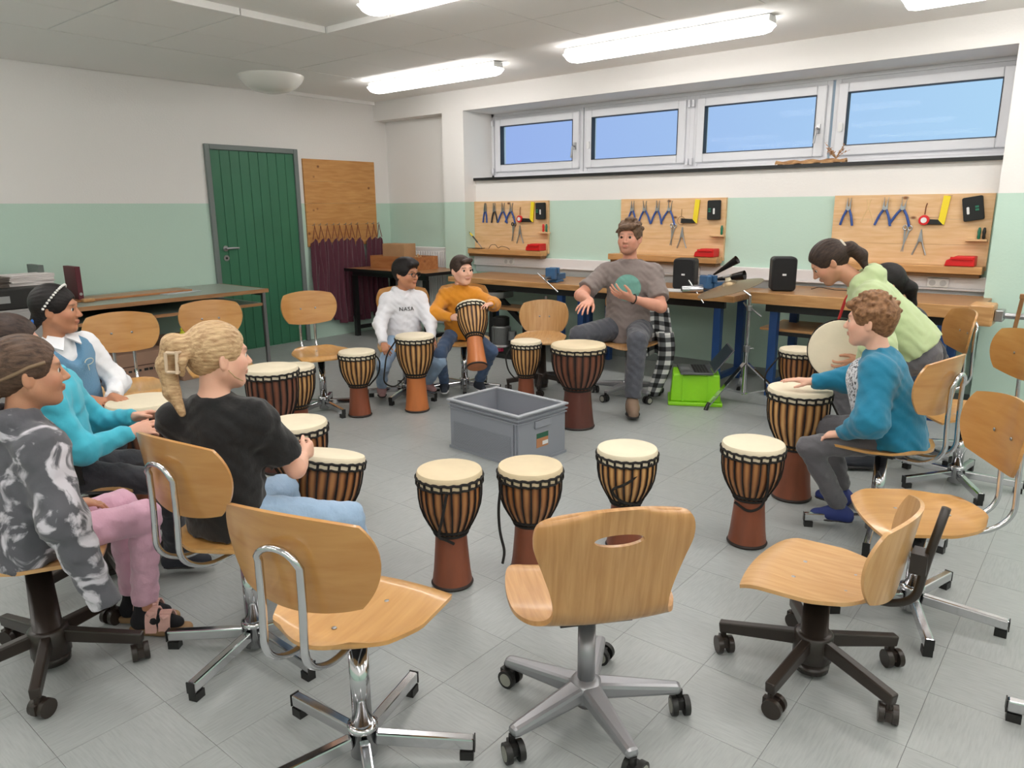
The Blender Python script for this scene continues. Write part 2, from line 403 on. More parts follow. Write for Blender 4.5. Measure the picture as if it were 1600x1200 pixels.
# ------------------------------------------------------------------ apron board and aprons
ab = thing('coat_board', 'tall knotty pine board with hooks between door and corner', 'board', (XL, 5.455, 1.03))
PINEV = wood('pine_board_tall', (204, 152, 92), (186, 130, 70), 3, (9, 1.5, 12), .55, .1, knots=(3, 5.3, 6.1))
for k in range(4):
    MB().box(0, .022, -.495, .495, k*.235+.0006, (k+1)*.235-.0006).build('pine_plank', PINEV, ab)
APY = [5.03, 5.11, 5.2, 5.29, 5.37, 5.46, 5.54, 5.63, 5.78, 5.87, 5.95]
APR = M('burgundy_apron_cloth', (82, 32, 48), .85, bump=(140, .25), sheen=.3)
APS = M('brown_apron_strap', (122, 62, 50), .8)
for y in APY:
    MB().tube(arc_path([(.02, y-5.455, .235), (.05, y-5.455, .235), (.06, y-5.455, .255)], .01), .004, 6).build('hook', STEEL, ab, smooth=True)
wherea = ['leftmost, beside the door frame', 'second from the door', 'third from the door', 'fourth from the door', 'fifth from the door', 'sixth from the door', 'seventh from the door', 'eighth from the door', 'left of the last three by the corner', 'middle of the last three by the corner', 'rightmost, at the room corner']
for i, y in enumerate(APY):
    rr = random.Random(i)
    t = thing('apron', 'burgundy apron hanging on the pine board, ' + wherea[i], 'apron', (XL, y, .2), 0, 'burgundy aprons on the board')
    ph = rr.random()*6; bot = -.06 + .1*rr.random(); wd = .085 + .02*rr.random()
    def fn(u, v, ph=ph, bot=bot, wd=wd, i=i):
        s = 2*u-1; z = .92 + (bot-.92)*v - (.05*abs(s) if v < .05 else 0)
        w = .045 + (wd-.045)*min(1, v*2.2)
        yy = s*w + .012*math.sin(5*v+ph)
        x = .055 + .02*(1-s*s) + .022*math.sin(s*6+ph+2*v)*min(1, .3+v*1.5) + .03*v
        return (x, yy, z), (1, .6*math.cos(s*6+ph), 0)
    MB().sheet(fn, 16, 18, .006).build('cloth', APR, t, smooth=True, ang=70)
    st = MB().tube([(.06, -.035, .91), (.058, -.012, 1.0), (.058, 0, 1.06), (.058, .012, 1.0), (.06, .035, .91)], .0045, 6)
    st.build('neck_strap', APS, t, smooth=True)

# ------------------------------------------------------------------ radiator
rd = thing('radiator', 'white ribbed panel radiator low in the recess by the corner', 'radiator', (-6.5, 6.13, .12))
MB().box(-.42, .52, -.03, .03, 0, .88).build('panel', WHITEP, rd, bev=.01)
for k in range(22):
    x = -.39 + k*.041
    MB().box(x, x+.026, -.043, -.03, .05, .83).build('rib', WHITEP, rd, bev=.006)
MB().cyl((.53, -.01, .82), (.58, -.01, .82), .012).cyl((.57, -.01, .80), (.57, -.01, .86), .015).build('valve', STEEL, rd, smooth=True)

# ------------------------------------------------------------------ cable duct and sockets
DUCT = M('white_cable_duct', (226, 222, 222), .45)
dk = thing('cable_duct', 'white two-step cable duct running along the wall above the benches', 'cable duct', (-3.15, 6.18, .78))
MB().box(-2.43, 2.43, -.05, 0, .06, .145).build('upper_channel', DUCT, dk, bev=.004)
MB().box(-2.43, 2.43, -.065, 0, .045, .06).build('ledge', DUCT, dk, bev=.003)
MB().box(-2.43, 2.43, -.02, 0, -.03, .045).build('lower_channel', M('pale_wall_strip', (205, 206, 206), .6), dk)
for xx, nn in ((-5.07, 'left tool board'), (-2.95, 'black loudspeaker by the person in grey'), (-1.02, 'right tool board')):
    t = thing('wall_socket', 'white double socket on the duct near the ' + nn, 'socket', (xx, 6.125, .875), 0, 'sockets on the cable duct')
    MB().box(-.07, .07, -.012, .004, -.032, .032).build('plate', WHITEP, t, bev=.004)
    for s in (-1, 1): MB().cyl((s*.035, -.011, 0), (s*.035, -.014, 0), .022, n=14).build('outlet', M('socket_inner', (190, 190, 190), .5), t)

# ------------------------------------------------------------------ workbenches
def bench(name, label, x0, x1, yf, yb, zt, th, legs, top, edge):
    t = thing(name, label, 'workbench', ((x0+x1)/2, (yf+yb)/2, 0))
    X0, X1, Y0, Y1 = (x0-x1)/2, (x1-x0)/2, (yf-yb)/2, (yb-yf)/2
    MB().box(X0, X1, Y0+.012, Y1, zt-th, zt).build('worktop', top, t, bev=.004)
    MB().box(X0, X1, Y0, Y0+.0115, zt-th, zt-.001).build('front_edge', edge, t, bev=.003)
    MB().box(X0+.1, X1-.1, Y0+.06, Y0+.1, zt-th-.06, zt-th-.001).build('front_rail', BLACKM, t)
    for lx in legs:
        for yy in (Y0+.1, Y1-.12):
            MB().box(lx-t.location.x-.03, lx-t.location.x+.03, yy-.03, yy+.03, 0, zt-th-.001).build('leg', BLUE, t, bev=.004)
        MB().box(lx-t.location.x-.02, lx-t.location.x+.02, Y0+.131, Y1-.151, .06, .1).build('foot_rail', BLUE, t)
    return t
b1 = bench('workbench', 'long beech workbench with blue legs behind the person in grey', -5.30, -2.26, 5.42, 6.1, .76, .05, (-5.15, -3.95, -3.72, -2.42), BENCH, BENCHE)
b2 = bench('workbench', 'thick light beech workbench on the right with shelf below', -2.14, -.66, 5.44, 6.1, .80, .085, (-1.98, -.86), BENCH, BENCHE)
MB().box(-.7, .5, -.2, .3, .50, .52).build('shelf', BENCHE, b2, bev=.003)
MB().box(-.6, .48, -.2, -.17, .47, .499).build('shelf_rail', BLACKM, b2)
# wooden front vise at the right end
v = thing('bench_vise', 'wooden block vise with steel screw and wooden handle at the bench end', 'vise', (-.745, 5.33, .78))
MB().box(.055, .185, -.09, .105, -.075, .055).build('jaw_block', BENCHE, v, bev=.012)
MB().box(.187, .235, -.05, .05, -.045, .025).build('steel_nut', STEEL, v, bev=.006)
MB().cyl((.02, 0, -.01), (.054, 0, -.01), .02).cyl((.236, 0, -.01), (.42, 0, -.01), .018).build('screw', STEEL, v, smooth=True)
MB().bar((.315, -.03, .11), (.285, -.03, -.24), .022, .022, (0, 1, 0)).box(.3, .33, -.045, -.015, .1, .13).box(.27, .3, -.045, -.015, -.26, -.225).build('handle', wood('vise_handle_wood', (160, 115, 70), (130, 88, 48), 5, (10, 10, 1)), v, bev=.004)

def blue_vise(x, y, z, rz, label):
    t = thing('steel_vise', label, 'vise', (x, y, z), rz, 'blue steel bench vises')
    VB = M('blue_vise_enamel', (58, 98, 138), .4)
    MB().box(-.05, .05, -.06, .08, 0, .02).build('base', VB, t, bev=.005)
    MB().box(-.035, .035, -.02, .15, .021, .075).box(-.05, .05, -.03, .0, .0751, .135).build('fixed_jaw', VB, t, bev=.006)
    MB().box(-.05, .05, -.105, -.055, .03, .135).box(-.028, .028, -.056, -.021, .03, .07).build('moving_jaw', VB, t, bev=.008)
    MB().cyl((0, -.19, .05), (0, -.106, .05), .014).build('screw', STEEL, t, smooth=True)
    MB().cyl((-.09, -.175, .09), (.12, -.175, -.07), .0065).build('handle_bar', CHROME, t, smooth=True)
blue_vise(-4.05, 5.56, .761, .15, 'blue steel vise on the long bench left of the person in grey')
blue_vise(-2.52, 5.62, .761, -.5, 'blue steel vise on the long bench behind the cymbal')

# ------------------------------------------------------------------ tool boards
def M4(x, z, a=0): return Matrix.Translation((x, 6.143, z)) @ Matrix.Rotation(a, 4, 'Y')
def yprism(mb, pts, y0, y1, m):   # outline in xz
    mm = m @ Matrix(((1,0,0,0),(0,0,-1,y1),(0,1,0,0),(0,0,0,1)))
    return mb.prism(pts, y1-y0, mm)
HB = M('blue_handle_grip', (44, 78, 148), .45); HN = M('dark_handle_grip', (44, 40, 44), .5)
TOOL = M('tool_steel', (168, 170, 172), .35, .9)
YEL = M('yellow_square_blade', (232, 208, 40), .4); RED = M('red_plastic', (205, 22, 24), .4)
GRN = M('green_driver_handle', (28, 110, 84), .4)
nth = ['leftmost', 'second', 'third', 'fourth']
def pliers(x, z, op, grip, label, a=0):
    t = thing('pliers', label, 'pliers', (x, 6.143, z), 0, 'pliers on the tool boards'); t.rotation_euler = (0, a, 0); t.scale = (1.2, 1.1, 1.15)
    I = Matrix.Identity(4)
    j = MB()
    for s in (-1, 1): yprism(j, [(s*.002, 0), (s*.016, .0), (s*.012, .045), (s*.003+s*op*.012, .075)][::s], -.012, .0, I)
    j.cyl((0, .002, .005), (0, -.016, .005), .013, n=12)
    j.build('jaws', TOOL, t)
    for s in (-1, 1):
        p = [(s*.006, -.006, 0), (s*(.012+op*.018), -.006, -.04), (s*(.012+op*.042), -.006, -.105)]
        MB().tube(arc_path(p, .03), .0075, 8).build('handle', grip, t, smooth=True)
def scissors(x, z, dark, label):
    t = thing('scissors', label, 'scissors', (x, 6.143, z), .0, 'scissors on the tool boards'); t.rotation_euler = (0, .12, 0)
    for s in (-1, 1):
        ring = [(s*.016+.013*math.cos(q), -.006, .055+.017*math.sin(q)) for q in np.linspace(0, 2*PI, 12, endpoint=False)]
        MB().tube(ring, .0045, 6, closed=True).build('finger_ring', BLACKP if dark else TOOL, t, smooth=True)
        MB().bar((s*.014, -.006-.003*s, .04), (-s*.006, -.006-.003*s, -.12), .013, .004, (0, 1, 0), w1=.004).build('blade', TOOL, t)
def shears(x, z, label):
    t = thing('tin_snips', label, 'tin snips', (x, 6.143, z), 0, 'tin snips on the tool boards')
    I = Matrix.Identity(4)
    yprism(MB(), [(-.018, -.005), (.018, -.005), (.012, .03), (.003, .085), (-.003, .085), (-.012, .03)], -.012, 0, I).build('jaws', TOOL, t)
    for s in (-1, 1):
        MB().tube(arc_path([(s*.012, -.006, 0), (s*.02, -.006, -.03), (s*.045, -.006, -.1)], .03), .0055, 8).build('handle', TOOL, t, smooth=True)
def tri_square(x, z, label, empty=False):
    t = thing('try_square', label, 'try square', (x, 6.143, z), 0, 'yellow try squares'); t.rotation_euler = (0, .1, 0)
    I = Matrix.Identity(4)
    yprism(MB(), [(-.022, -.20), (.022, -.20), (.022, 0), (-.022, 0)], -.008, 0, I).build('blade', YEL, t)
    yprism(MB(), [(-.13, -.215), (.012, -.20), (-.024, -.17), (-.13, -.175)], -.016, 0, I).build('stock', BLACKP, t, bev=.002)
def tape(x, z, label, wire=False):
    t = thing('measuring_tape', label, 'measuring tape', (x, 6.143, z), 0, 'measuring tapes')
    MB().tube([(0, -.004, .04), (.002, -.006, .09), (.008, -.006, .12)], .004, 6).build('strap', M('leather_strap', (120, 70, 40), .7), t, smooth=True)
    MB().cyl((0, .002, 0), (0, -.022, 0), .036, n=24).build('case', RED, t, bev=.004)
    MB().cyl((0, -.0221, 0), (0, -.025, 0), .02, n=20).build('label_disc', WHITEP, t)
def wire_hook(x, z):
    t = thing('wire_outline', 'thin wire loop hanging on the middle tool board, tape missing', 'wire loop', (x, 6.143, z))
    pts = [(0, -.004, .09), (0, -.004, .03)] + [(.036*math.sin(q), -.004, -.01+.036*math.cos(q)) for q in np.linspace(0, 2*PI, 16)]
    MB().tube(pts, .0022, 5).build('loop', M('brass_wire', (150, 110, 70), .5, .5), t, smooth=True)
def pouch(x, z, label, a=0, open_=False):
    t = thing('tool_pouch', label, 'pouch', (x, 6.143, z), 0, 'black tool pouches'); t.rotation_euler = (0, a, 0)
    yprism(MB(), rrect(.125 if open_ else .115, .165, .012), -.03, 0, Matrix.Identity(4)).build('case', M('black_fabric', (26, 28, 28), .8), t, bev=.004)
    yprism(MB(), rrect(.016, .05, .006, cx=(-.03 if open_ else .005), cy=-.01), -.033, -.0305, Matrix.Identity(4)).build('white_tool_print', WHITEP, t)
    for zz in (.02, -.0): yprism(MB(), rrect(.022, .014, .002, cx=(.025 if open_ else -.035), cy=zz-.01), -.033, -.0305, Matrix.Identity(4)).build('green_print', GRN, t)
def rack(x, z, cols, label):
    t = thing('screwdriver_rack', label, 'rack', (x, 6.15, z), 0, 'small screwdriver racks')
    MB().box(-.065, .065, -.05, -.001, -.008, .006).build('shelf', PINE, t, bev=.002)
    for k, m in cols:
        s = thing('screwdriver', 'short %s screwdriver standing in the rack of the %s' % ('red handled' if m is RED else 'green handled' if m is GRN else 'black handled', label.split(' of the ')[-1]), 'screwdriver', (x+k, 6.125, z+.007), 0, 'screwdrivers in the racks')
        MB().lathe([(.007, 0), (.011, .012), (.009, .03), (.012, .05), (.008, .075), (.004, .08)], 10).build('handle', m, s, smooth=True)
def bin_(x, z, label, w=.17):
    t = thing('storage_bin', label, 'storage bin', (x, 6.08, z), 0, 'red storage bins')
    yprism(MB(), [(-w/2-.015, 0), (w/2, 0), (w/2, .07), (-w/2+.05, .07), (-w/2-.005, .04)], -.06, .055, Matrix.Identity(4)).build('shell', RED, t, bev=.006)
    MB().box(-w/2+.02, w/2-.01, -.07, -.061, .045, .065).build('front_lip', RED, t, bev=.003)
BN = [(-5.59, 'left tool board', 1.015), (-3.72, 'middle tool board', 1.035), (-1.80, 'right tool board', 1.06)]
for bi, (x0, nm, wd) in enumerate(BN):
    t = thing('tool_board', 'knotty pine %s with ledge on the window wall' % nm, 'tool board', (x0, 6.15, .97), 0, 'pine tool boards')
    for k in range(3): MB().box(.0005, wd, 0, .029, k*.178+.0006, (k+1)*.178-.0006).build('board_plank', PINE, t)
    xl = -.06 if bi < 2 else 0
    MB().box(xl, wd-.005, -.12, -.001, -.02, .035).build('ledge', BENCHE, t, bev=.006)
    MB().box(xl+.02, wd-.02, -.10, -.001, -.045, -.0205).build('ledge_batten', M('dark_batten', (110, 78, 44), .7), t)
    offs = ((.18, .31, .43, .54), (.13, .26, .39, .51), (.11, .25, .37, .49))[bi]
    for k, ox in enumerate(offs):
        if bi == 2 and k == 1:
            t2 = thing('pliers_outline', 'pale empty pliers outline painted on the right tool board', 'outline', (x0+ox, 6.1495, 1.40))
            m = M('pale_outline', (222, 190, 140), .6)
            for s in (-1, 1): MB().tube([(s*.012, 0, .07), (0, 0, .01), (s*.02, 0, -.03), (s*.045, 0, -.1)], .004, 5).build('line', m, t2)
            continue
        g = HN if (bi == 0 and k == 1) else HB
        pliers(x0+ox, 1.40, (.25, .55, 1.0, 1.05)[k] if bi == 0 else (.6, 1, .8, 1.1)[k], g, '%s pair of %s handled pliers on the %s' % (nth[k], 'dark' if g is HN else 'blue', nm), (.05, 0, .06, .1)[k])
    if bi == 1: wire_hook(x0+.63, 1.32)
    else: tape(x0+.64+.02*(bi == 0), 1.32, 'red measuring tape hanging by a strap on the ' + nm)
    tri_square(x0+(.83, .78, .77)[bi], 1.49, 'yellow try square with black stock on the ' + nm)
    pouch(x0+.94, 1.40, 'black tool pouch with white print on the ' + nm, -.02 if bi < 2 else -.17, bi == 2)
    scissors(x0+.57-.02*bi, 1.21, bi == 0, ('black handled' if bi == 0 else 'all steel') + ' scissors hanging on the ' + nm)
    shears(x0+.66-.015*bi, 1.17, 'steel tin snips hanging open on the ' + nm)
    rack(x0+.985, 1.185, (((-.01, RED), (.03, GRN)), ((.035, GRN),), ((.01, GRN), (.04, BLACKP)))[bi], 'tiny wooden screwdriver rack of the ' + nm)
    bin_(x0+.92, 1.006, 'red plastic storage bin on the ledge of the ' + nm)
# painted square outline on the right board
t = thing('square_outline', 'thin dark try square outline drawn on the right tool board', 'outline', (-1.09, 6.1495, 1.4))
MB().tube([(-.06, 0, -.06), (-.06, 0, -.11), (.05, 0, -.11)], .0013, 4).tube([(-.06, 0, -.06), (.02, 0, -.06), (.04, 0, .09), (.09, 0, .09)], .0013, 4).build('line', M('pencil_line', (110, 70, 40), .8), t)
# soldering iron and cables
t = thing('soldering_iron', 'black and yellow soldering iron leaning on the left tool board ledge', 'soldering iron', (-5.52, 6.06, 1.006))
MB().cyl((-.01, 0, .13), (.06, 0, .065), .008, n=10).build('handle', BLACKP, t, smooth=True)
MB().cyl((-.012, 0, .132), (-.045, 0, .162), .0085, n=10).build('yellow_grip', YEL, t, smooth=True)
MB().cyl((.06, 0, .065), (.12, 0, .009), .004, n=8).build('tip', STEEL, t, smooth=True)
MB().tube(arc_path([(-.045, 0, .162), (-.085, 0, .2), (-.125, -.01, .2), (-.13, -.02, .08), (-.06, -.04, .005), (.1, -.03, .004)], .03), .0028, 6).build('cable', BLACKP, t, smooth=True)
MB().box(.0, .14, -.03, .03, 0, .006).build('rest', BLACKM, t)
def cable(name, label, pts, r=.003):
    a = Vector(pts[0]); t = MB().tube(arc_path([Vector(p)-a for p in pts], .03), r, 6).build(name, BLACKP, None, smooth=True, loc=a)
    tag(t, label, 'cable')
cable('power_cable', 'coiled black cable on the left tool board ledge', [(-5.30, 6.06, 1.009), (-5.27, 6.06, 1.05), (-5.2, 6.06, 1.055), (-5.17, 6.06, 1.012), (-5.12, 6.05, 1.04), (-5.04, 6.05, 1.03), (-5.0, 6.05, 1.009)])
cable('speaker_cable', 'thin black cable lying behind the right loudspeaker', [(-1.83, 5.86, .804), (-1.75, 5.8, .83), (-1.66, 5.84, .81), (-1.5, 5.75, .82), (-1.4, 5.85, .804)])

# ------------------------------------------------------------------ table with black frame and wooden boxes
t = thing('work_table', 'wooden topped table on black steel frame in front of the radiator', 'table', (-6.2, 5.7, 0))
MB().box(-.66, .66, -.36, .36, .755, .78).build('tabletop', wood('worn_table_top', (168, 118, 72), (142, 94, 54), 3, (1.5, 10, 10), .4), t, bev=.003)
MB().box(-.665, .665, -.368, -.361, .75, .782).box(.661, .668, -.361, .36, .75, .782).build('edge_band', BLACKM, t)
MB().box(-.6, .6, -.3, -.26, .70, .7545).build('frame_rail', BLACKM, t)
for sx in (-.58, .58):
    MB().box(sx-.025, sx+.025, -.31, -.26, .0, .7).build('leg', BLACKM, t)
    MB().box(sx-.025, sx+.025, .26, .31, .0, .7).build('leg', BLACKM, t)
    MB().box(sx-.02, sx+.02, -.259, .259, .08, .12).build('foot_rail', BLACKM, t)
wbx = thing('wooden_box', 'long low wooden box on the black framed table', 'box', (-6.28, 5.72, .7805), .06)
CR = wood('crate_wood', (180, 122, 74), (158, 98, 54), 3, (1.5, 9, 9), .6, 0, knots=(3, 4, 5))
MB().box(-.37, .37, -.16, -.145, 0, .14).build('front_board', CR, wbx)
MB().box(-.37, .37, .145, .16, 0, .14).build('back_board', CR, wbx)
for s in (-1, 1): MB().box(s*.3625-.0075, s*.3625+.0075, -.144, .144, 0, .14).build('side_board', CR, wbx)
MB().box(-.354, .354, -.144, .144, 0, .012).build('floor_board', CR, wbx)
cbx = thing('cardboard_box', 'small brown cardboard box standing in the wooden box', 'box', (-6.36, 5.73, .793), .1)
MB().box(-.16, .16, -.1, .1, 0, .26).build('carton', CARD, cbx, bev=.003)
MB().box(-.16, .16, -.02, .02, .2602, .261).build('packing_tape', M('brown_tape', (150, 112, 72), .3), cbx)
sp = thing('string_clutter', 'light scraps poking out of the wooden box', 'scraps', (-6.05, 5.7, .80))
for k in range(5): MB().bar((-.1+.04*k, -.05+.02*k, 0), (-.06+.05*k, .05-.03*k, .12+.015*(k % 3)), .02, .004).build('scrap', PINE, sp)

# ------------------------------------------------------------------ left table with shelf
t = thing('shelf_table', 'grey topped school table with shelf along the left wall', 'table', (-6.55, 3.01, 0))
GT = M('grey_green_laminate', (150, 158, 148), .35)
EDGE = wood('table_edge_wood', (176, 132, 92), (150, 106, 66), 4, (9, 1, 9))
MB().box(-.43, .42, -.85, .85, .692, .72).build('tabletop', GT, t, bev=.003)
MB().box(.421, .432, -.85, .85, .688, .721).build('front_edge', EDGE, t)
MB().box(-.43, .431, 0.851, 0.862, .688, .721).build('side_edge', EDGE, t)
MB().box(-.4, .39, -.83, .83, .57, .588).build('shelf', GT, t)
MB().box(.391, .402, -.83, .83, .566, .592).build('shelf_edge', EDGE, t)
for yy in (-.82, .82):
    MB().box(.385, .415, yy-.015, yy+.015, 0, .6875).build('leg', STEEL, t)
    MB().box(-.41, -.38, yy-.015, yy+.015, 0, .6875).build('leg', STEEL, t)
    MB().box(-.379, .384, yy-.012, yy+.012, .66, .6875).build('side_rail', STEEL, t)
MB().box(-.41, -.405, -.7, .3, .59, .68).build('back_panel', BLACKM, t)
t = thing('wooden_board', 'long brown wooden board lying on the grey table', 'board', (-6.60, 2.78, .721), .06)
MB().box(-.13, .13, -.55, .55, 0, .018).build('plank', wood('loose_plank', (184, 124, 74), (164, 104, 56), 3, (9, 1.3, 9)), t, bev=.003)
MB().box(.131, .19, -.42, -.33, 0, .03).build('block', BENCHE, t, bev=.01)
o = tag(MB().box(-.1, .1, -.17, .17, 0, .004).build('paper_sheet', M('pale_paper', (190, 196, 200), .6), loc=(-6.5, 3.2, .7215), rot=(0, 0, .15)), 'pale sheet of paper lying on the grey table', 'paper')
def carton(x, y, z, w, d, h, rz, label, text=False):
    t = thing('cardboard_carton', label, 'carton', (x, y, z), rz, 'cartons under the grey table')
    MB().box(-w/2, w/2, -d/2, d/2, 0, h).build('carton', M('greyish_cardboard', (150, 118, 98), .8, var=(5, .06)), t, bev=.004)
    MB().box(w/2+.0004, w/2+.0012, -d/2+.01, d/2-.01, h*.63, h*.66).build('lid_seam', M('carton_seam_line', (88, 62, 50), .9), t)  # dark brown strip along the lid seam
    if text:
        rr = random.Random(3)
        for k in range(9): MB().box(w/2+.0006, w/2+.0014, -d/2+.06+k*.042, -d/2+.06+k*.042+.014+.02*rr.random(), h*.48, h*.48+.016+.012*rr.random()).build('print_mark', BLACKP, t)
carton(-6.35, 2.65, 0, .4, .50, .30, 0, 'brown carton with printed letters under the grey table', True)
carton(-6.35, 3.19, 0, .42, .44, .36, .05, 'taller brown carton under the grey table behind the person in the black T-shirt')
o = thing('yellow_ball', 'small yellow green toy on the carton under the table', 'toy', (-6.2, 3.06, .36))
MB().lathe([(.01, 0), (.03, .015), (.034, .04), (.022, .06), (.026, .08), (.008, .1)], 12).build('body', M('yellow_green_plastic', (200, 200, 40), .5), o, smooth=True)
o = thing('dark_case', 'black tool case under the grey table', 'case', (-6.55, 2.3, 0))
MB().box(-.2, .2, -.12, .08, 0, .42).build('shell', BLACKP, o, bev=.01)
MB().tube(arc_path([(.0, -.08, .421), (0, -.08, .46), (0, .04, .46), (0, .04, .421)], .02), .008, 8).build('handle', BLACKM, o, smooth=True)

# far left cabinet with papers
t = thing('side_cabinet', 'pale cabinet at the left edge behind the person with headband', 'cabinet', (-6.55, 1.64, 0))
PC = M('pale_cabinet_laminate', (150, 148, 146), .5)
MB().box(-.4, .38, -.5, .45, .05, .74).build('body', PC, t, bev=.004)
for k in range(2): MB().box(.381, .398, -.49+k*.475, -.025+k*.465, .08, .72).build('cabinet_door', PC, t, bev=.003)
for k in range(2): MB().box(.399, .415, -.06+k*.06, -.05+k*.06, .4, .5).build('door_knob', STEEL, t)
MB().box(-.38, .36, -.48, .43, 0, .0495).build('plinth', BLACKM, t)
t = thing('black_console', 'long black console box on the pale cabinet at the left edge', 'console', (-6.5, 1.86, .7405))
MB().box(-.3, .3, -.75, .28, 0, .15).build('housing', BLACKP, t, bev=.01)
MB().box(.301, .304, -.2, -.05, .05, .1).build('panel_plate', STEEL, t)
def sheets(x, y, z, n, label, col, w=.22, d=.3, rz=0):
    t = thing('paper_stack', label, 'papers', (x, y, z), rz)
    rr = random.Random(int(x*100))
    m = M('paper_' + str(col[0]), col, .7)
    for k in range(n):
        a = rr.uniform(-.15, .15)
        MB().box(-w/2, w/2, -d/2, d/2, k*.012, k*.012+.011).build('sheet_bundle', m, t, rot=(0, 0, a), bev=.002)
sheets(-6.45, 2.02, .892, 7, 'untidy stack of white papers on the black console', (214, 206, 204))
sheets(-6.45, 1.72, .892, 6, 'dark stack of folders on the black console at the picture edge', (84, 76, 70))
for k, (yy, col, nm) in enumerate(((2.16, (96, 104, 100), 'grey'), (2.42, (92, 28, 40), 'dark red'))):
    o = thing('ring_binder', nm + ' binder standing behind the person with headband', 'binder', (-6.62, yy-.02, .8905 if k == 0 else .7215))
    MB().box(-.12, .12, -.02, .02, 0, .14 if k == 0 else .28).build('cover', M('binder_' + nm.replace(' ', '_'), col, .5), o, bev=.003)
    MB().cyl((.1205, 0, .06), (.123, 0, .06), .012, n=12).build('finger_hole', STEEL, o)

# ------------------------------------------------------------------ window sill decoration
o = thing('bark_strip', 'strip of dry bark lying on the window sill', 'bark', (-2.03, 6.21, 1.7515))
BK = wood('bark', (196, 156, 110), (150, 108, 70), 9, (2, 8, 8), .9, 0)
MB().sheet(lambda u, v: ((-.27+.54*u, -.035+.07*v+.008*math.sin(u*9), .008+.018*math.sin(v*PI)+.006*math.sin(u*23+v*5)), (0, .4*(v-.5), 1)), 22, 5, .012).build('bark', BK, o, smooth=True)
o = thing('dried_plant', 'small dried brown plant standing on the bark strip', 'plant', (-1.84, 6.22, 1.785))
rr = random.Random(2)
for k in range(16):
    a = rr.uniform(0, 2*PI); L = rr.uniform(.06, .12); tip = Vector((math.cos(a)*L*.8, math.sin(a)*L*.5, L*rr.uniform(.4, 1.1)))
    MB().tube([(0, 0, 0), tip*.6+Vector((0, 0, .01)), tip], [.003, .002, .001], 5).build('twig', BK, o)
    mb = MB()
    for q in (.55, .75, .95):
        p = tip*q; d = Vector((rr.uniform(-1, 1), rr.uniform(-1, 1), rr.uniform(0, 1))).normalized()*.024
        n = d.cross(Vector((0, 0, 1))).normalized()*.007
        mb.add([p, p+d*.5+n, p+d, p+d*.5-n, p+d*.5+Vector((0, 0, .003))], [(0, 1, 4), (1, 2, 4), (2, 3, 4), (3, 0, 4), (0, 3, 2, 1)])
    lf = mb.build('leaf_cluster', M('dry_leaf', (176, 128, 88), .8), o); lf['kind'] = 'stuff'
# ------------------------------------------------------------------ chairs
def eval_copy(o):
    dg = bpy.context.evaluated_depsgraph_get(); dg.update()
    return bpy.data.meshes.new_from_object(o.evaluated_get(dg))
def seat_fn(W=.205, D=.4, dip=.014):
    def fn(u, v):
        s = 2*u-1
        w = W*(0.48 + .52*min(1, (v/.42))**.5) if v < .42 else W*(1-.10*max(0, (v-.80)/.2)**2)
        y0 = -D/2 + .035*s*s; y1 = D/2 - .02*s*s
        y = y0 + (y1-y0)*v
        z = -dip*math.sin(PI*min(1, v*1.05))*(1-s*s) + .008*s*s*(1-v) - .022*max(0, (v-.8)/.2)**2 + .012*max(0, (.15-v)/.15)
        return (s*w, y, z), (0.02*s, .12*max(0, (v-.8)/.2), 1)
    return fn
def back_fn(a=.205, b=.122, curve=.055, tilt=.14, k=.34, zc=0):
    def fn(u, v):
        s, t = 2*u-1, 2*v-1
        x = s*a*math.sqrt(1-k*t*t)*(1+.05*t); z = t*b*math.sqrt(1-k*.9*s*s)
        y = curve*(x/a)**2 - z*tilt
        return (x, y, z+zc), (-2*curve*x/a/a, 1, tilt)
    return fn
CH = {}
CH['seatA'] = MB().sheet(seat_fn(), 18, 18, .011).mesh('seat', PLY, True)
CH['backA'] = MB().sheet(back_fn(), 20, 14, .010).mesh('backrest', PLYB, True)
up = [(s*.055, y, z) for s, y, z in ((-1, .06, -.03), (-1, -.19, -.04), (-1, -.27, .02), (-1, -.262, .2), (-1, -.262, .30))]
top = [(.055*math.sin(q), -.266 - .006*math.cos(q), .30+.05*math.cos(q)) for q in np.linspace(-PI/2, PI/2, 11)]
CH['tubeA'] = MB().tube(arc_path(up, .06, 7) + top[1:-1] + [Vector((-p[0], p[1], p[2])) for p in reversed(arc_path(up, .06, 7))], .0095, 10).mesh('back_tube', CHROME, True)
CH['bolt'] = MB().lathe([(.007, 0), (.006, .002), (.002, .003)], 10).mesh('bolt', STEEL, True)
CH['plateA'] = MB().box(-.1, .1, -.09, .09, -.034, -.022).mesh('seat_plate', BLACKM)
CH['colA'] = MB().cyl((0, 0, .09), (0, 0, 1), .026, n=20).mesh('column', CHROME, True)
CH['hubA'] = MB().lathe([(.03, .012), (.036, .015), (.036, .088), (.041, .092), (.041, .104), (.027, .108)], 24).mesh('hub', CHROME, True)
CH['legA'] = MB().bar((.034, 0, .062), (.295, 0, .046), .028, .036).mesh('leg', CHROME)
CH['glideA'] = MB().box(.258, .2945, -.0145, .0145, 0, .026).box(.2955, .299, -.0146, .0146, .0271, .064).mesh('glide', BLACKP)
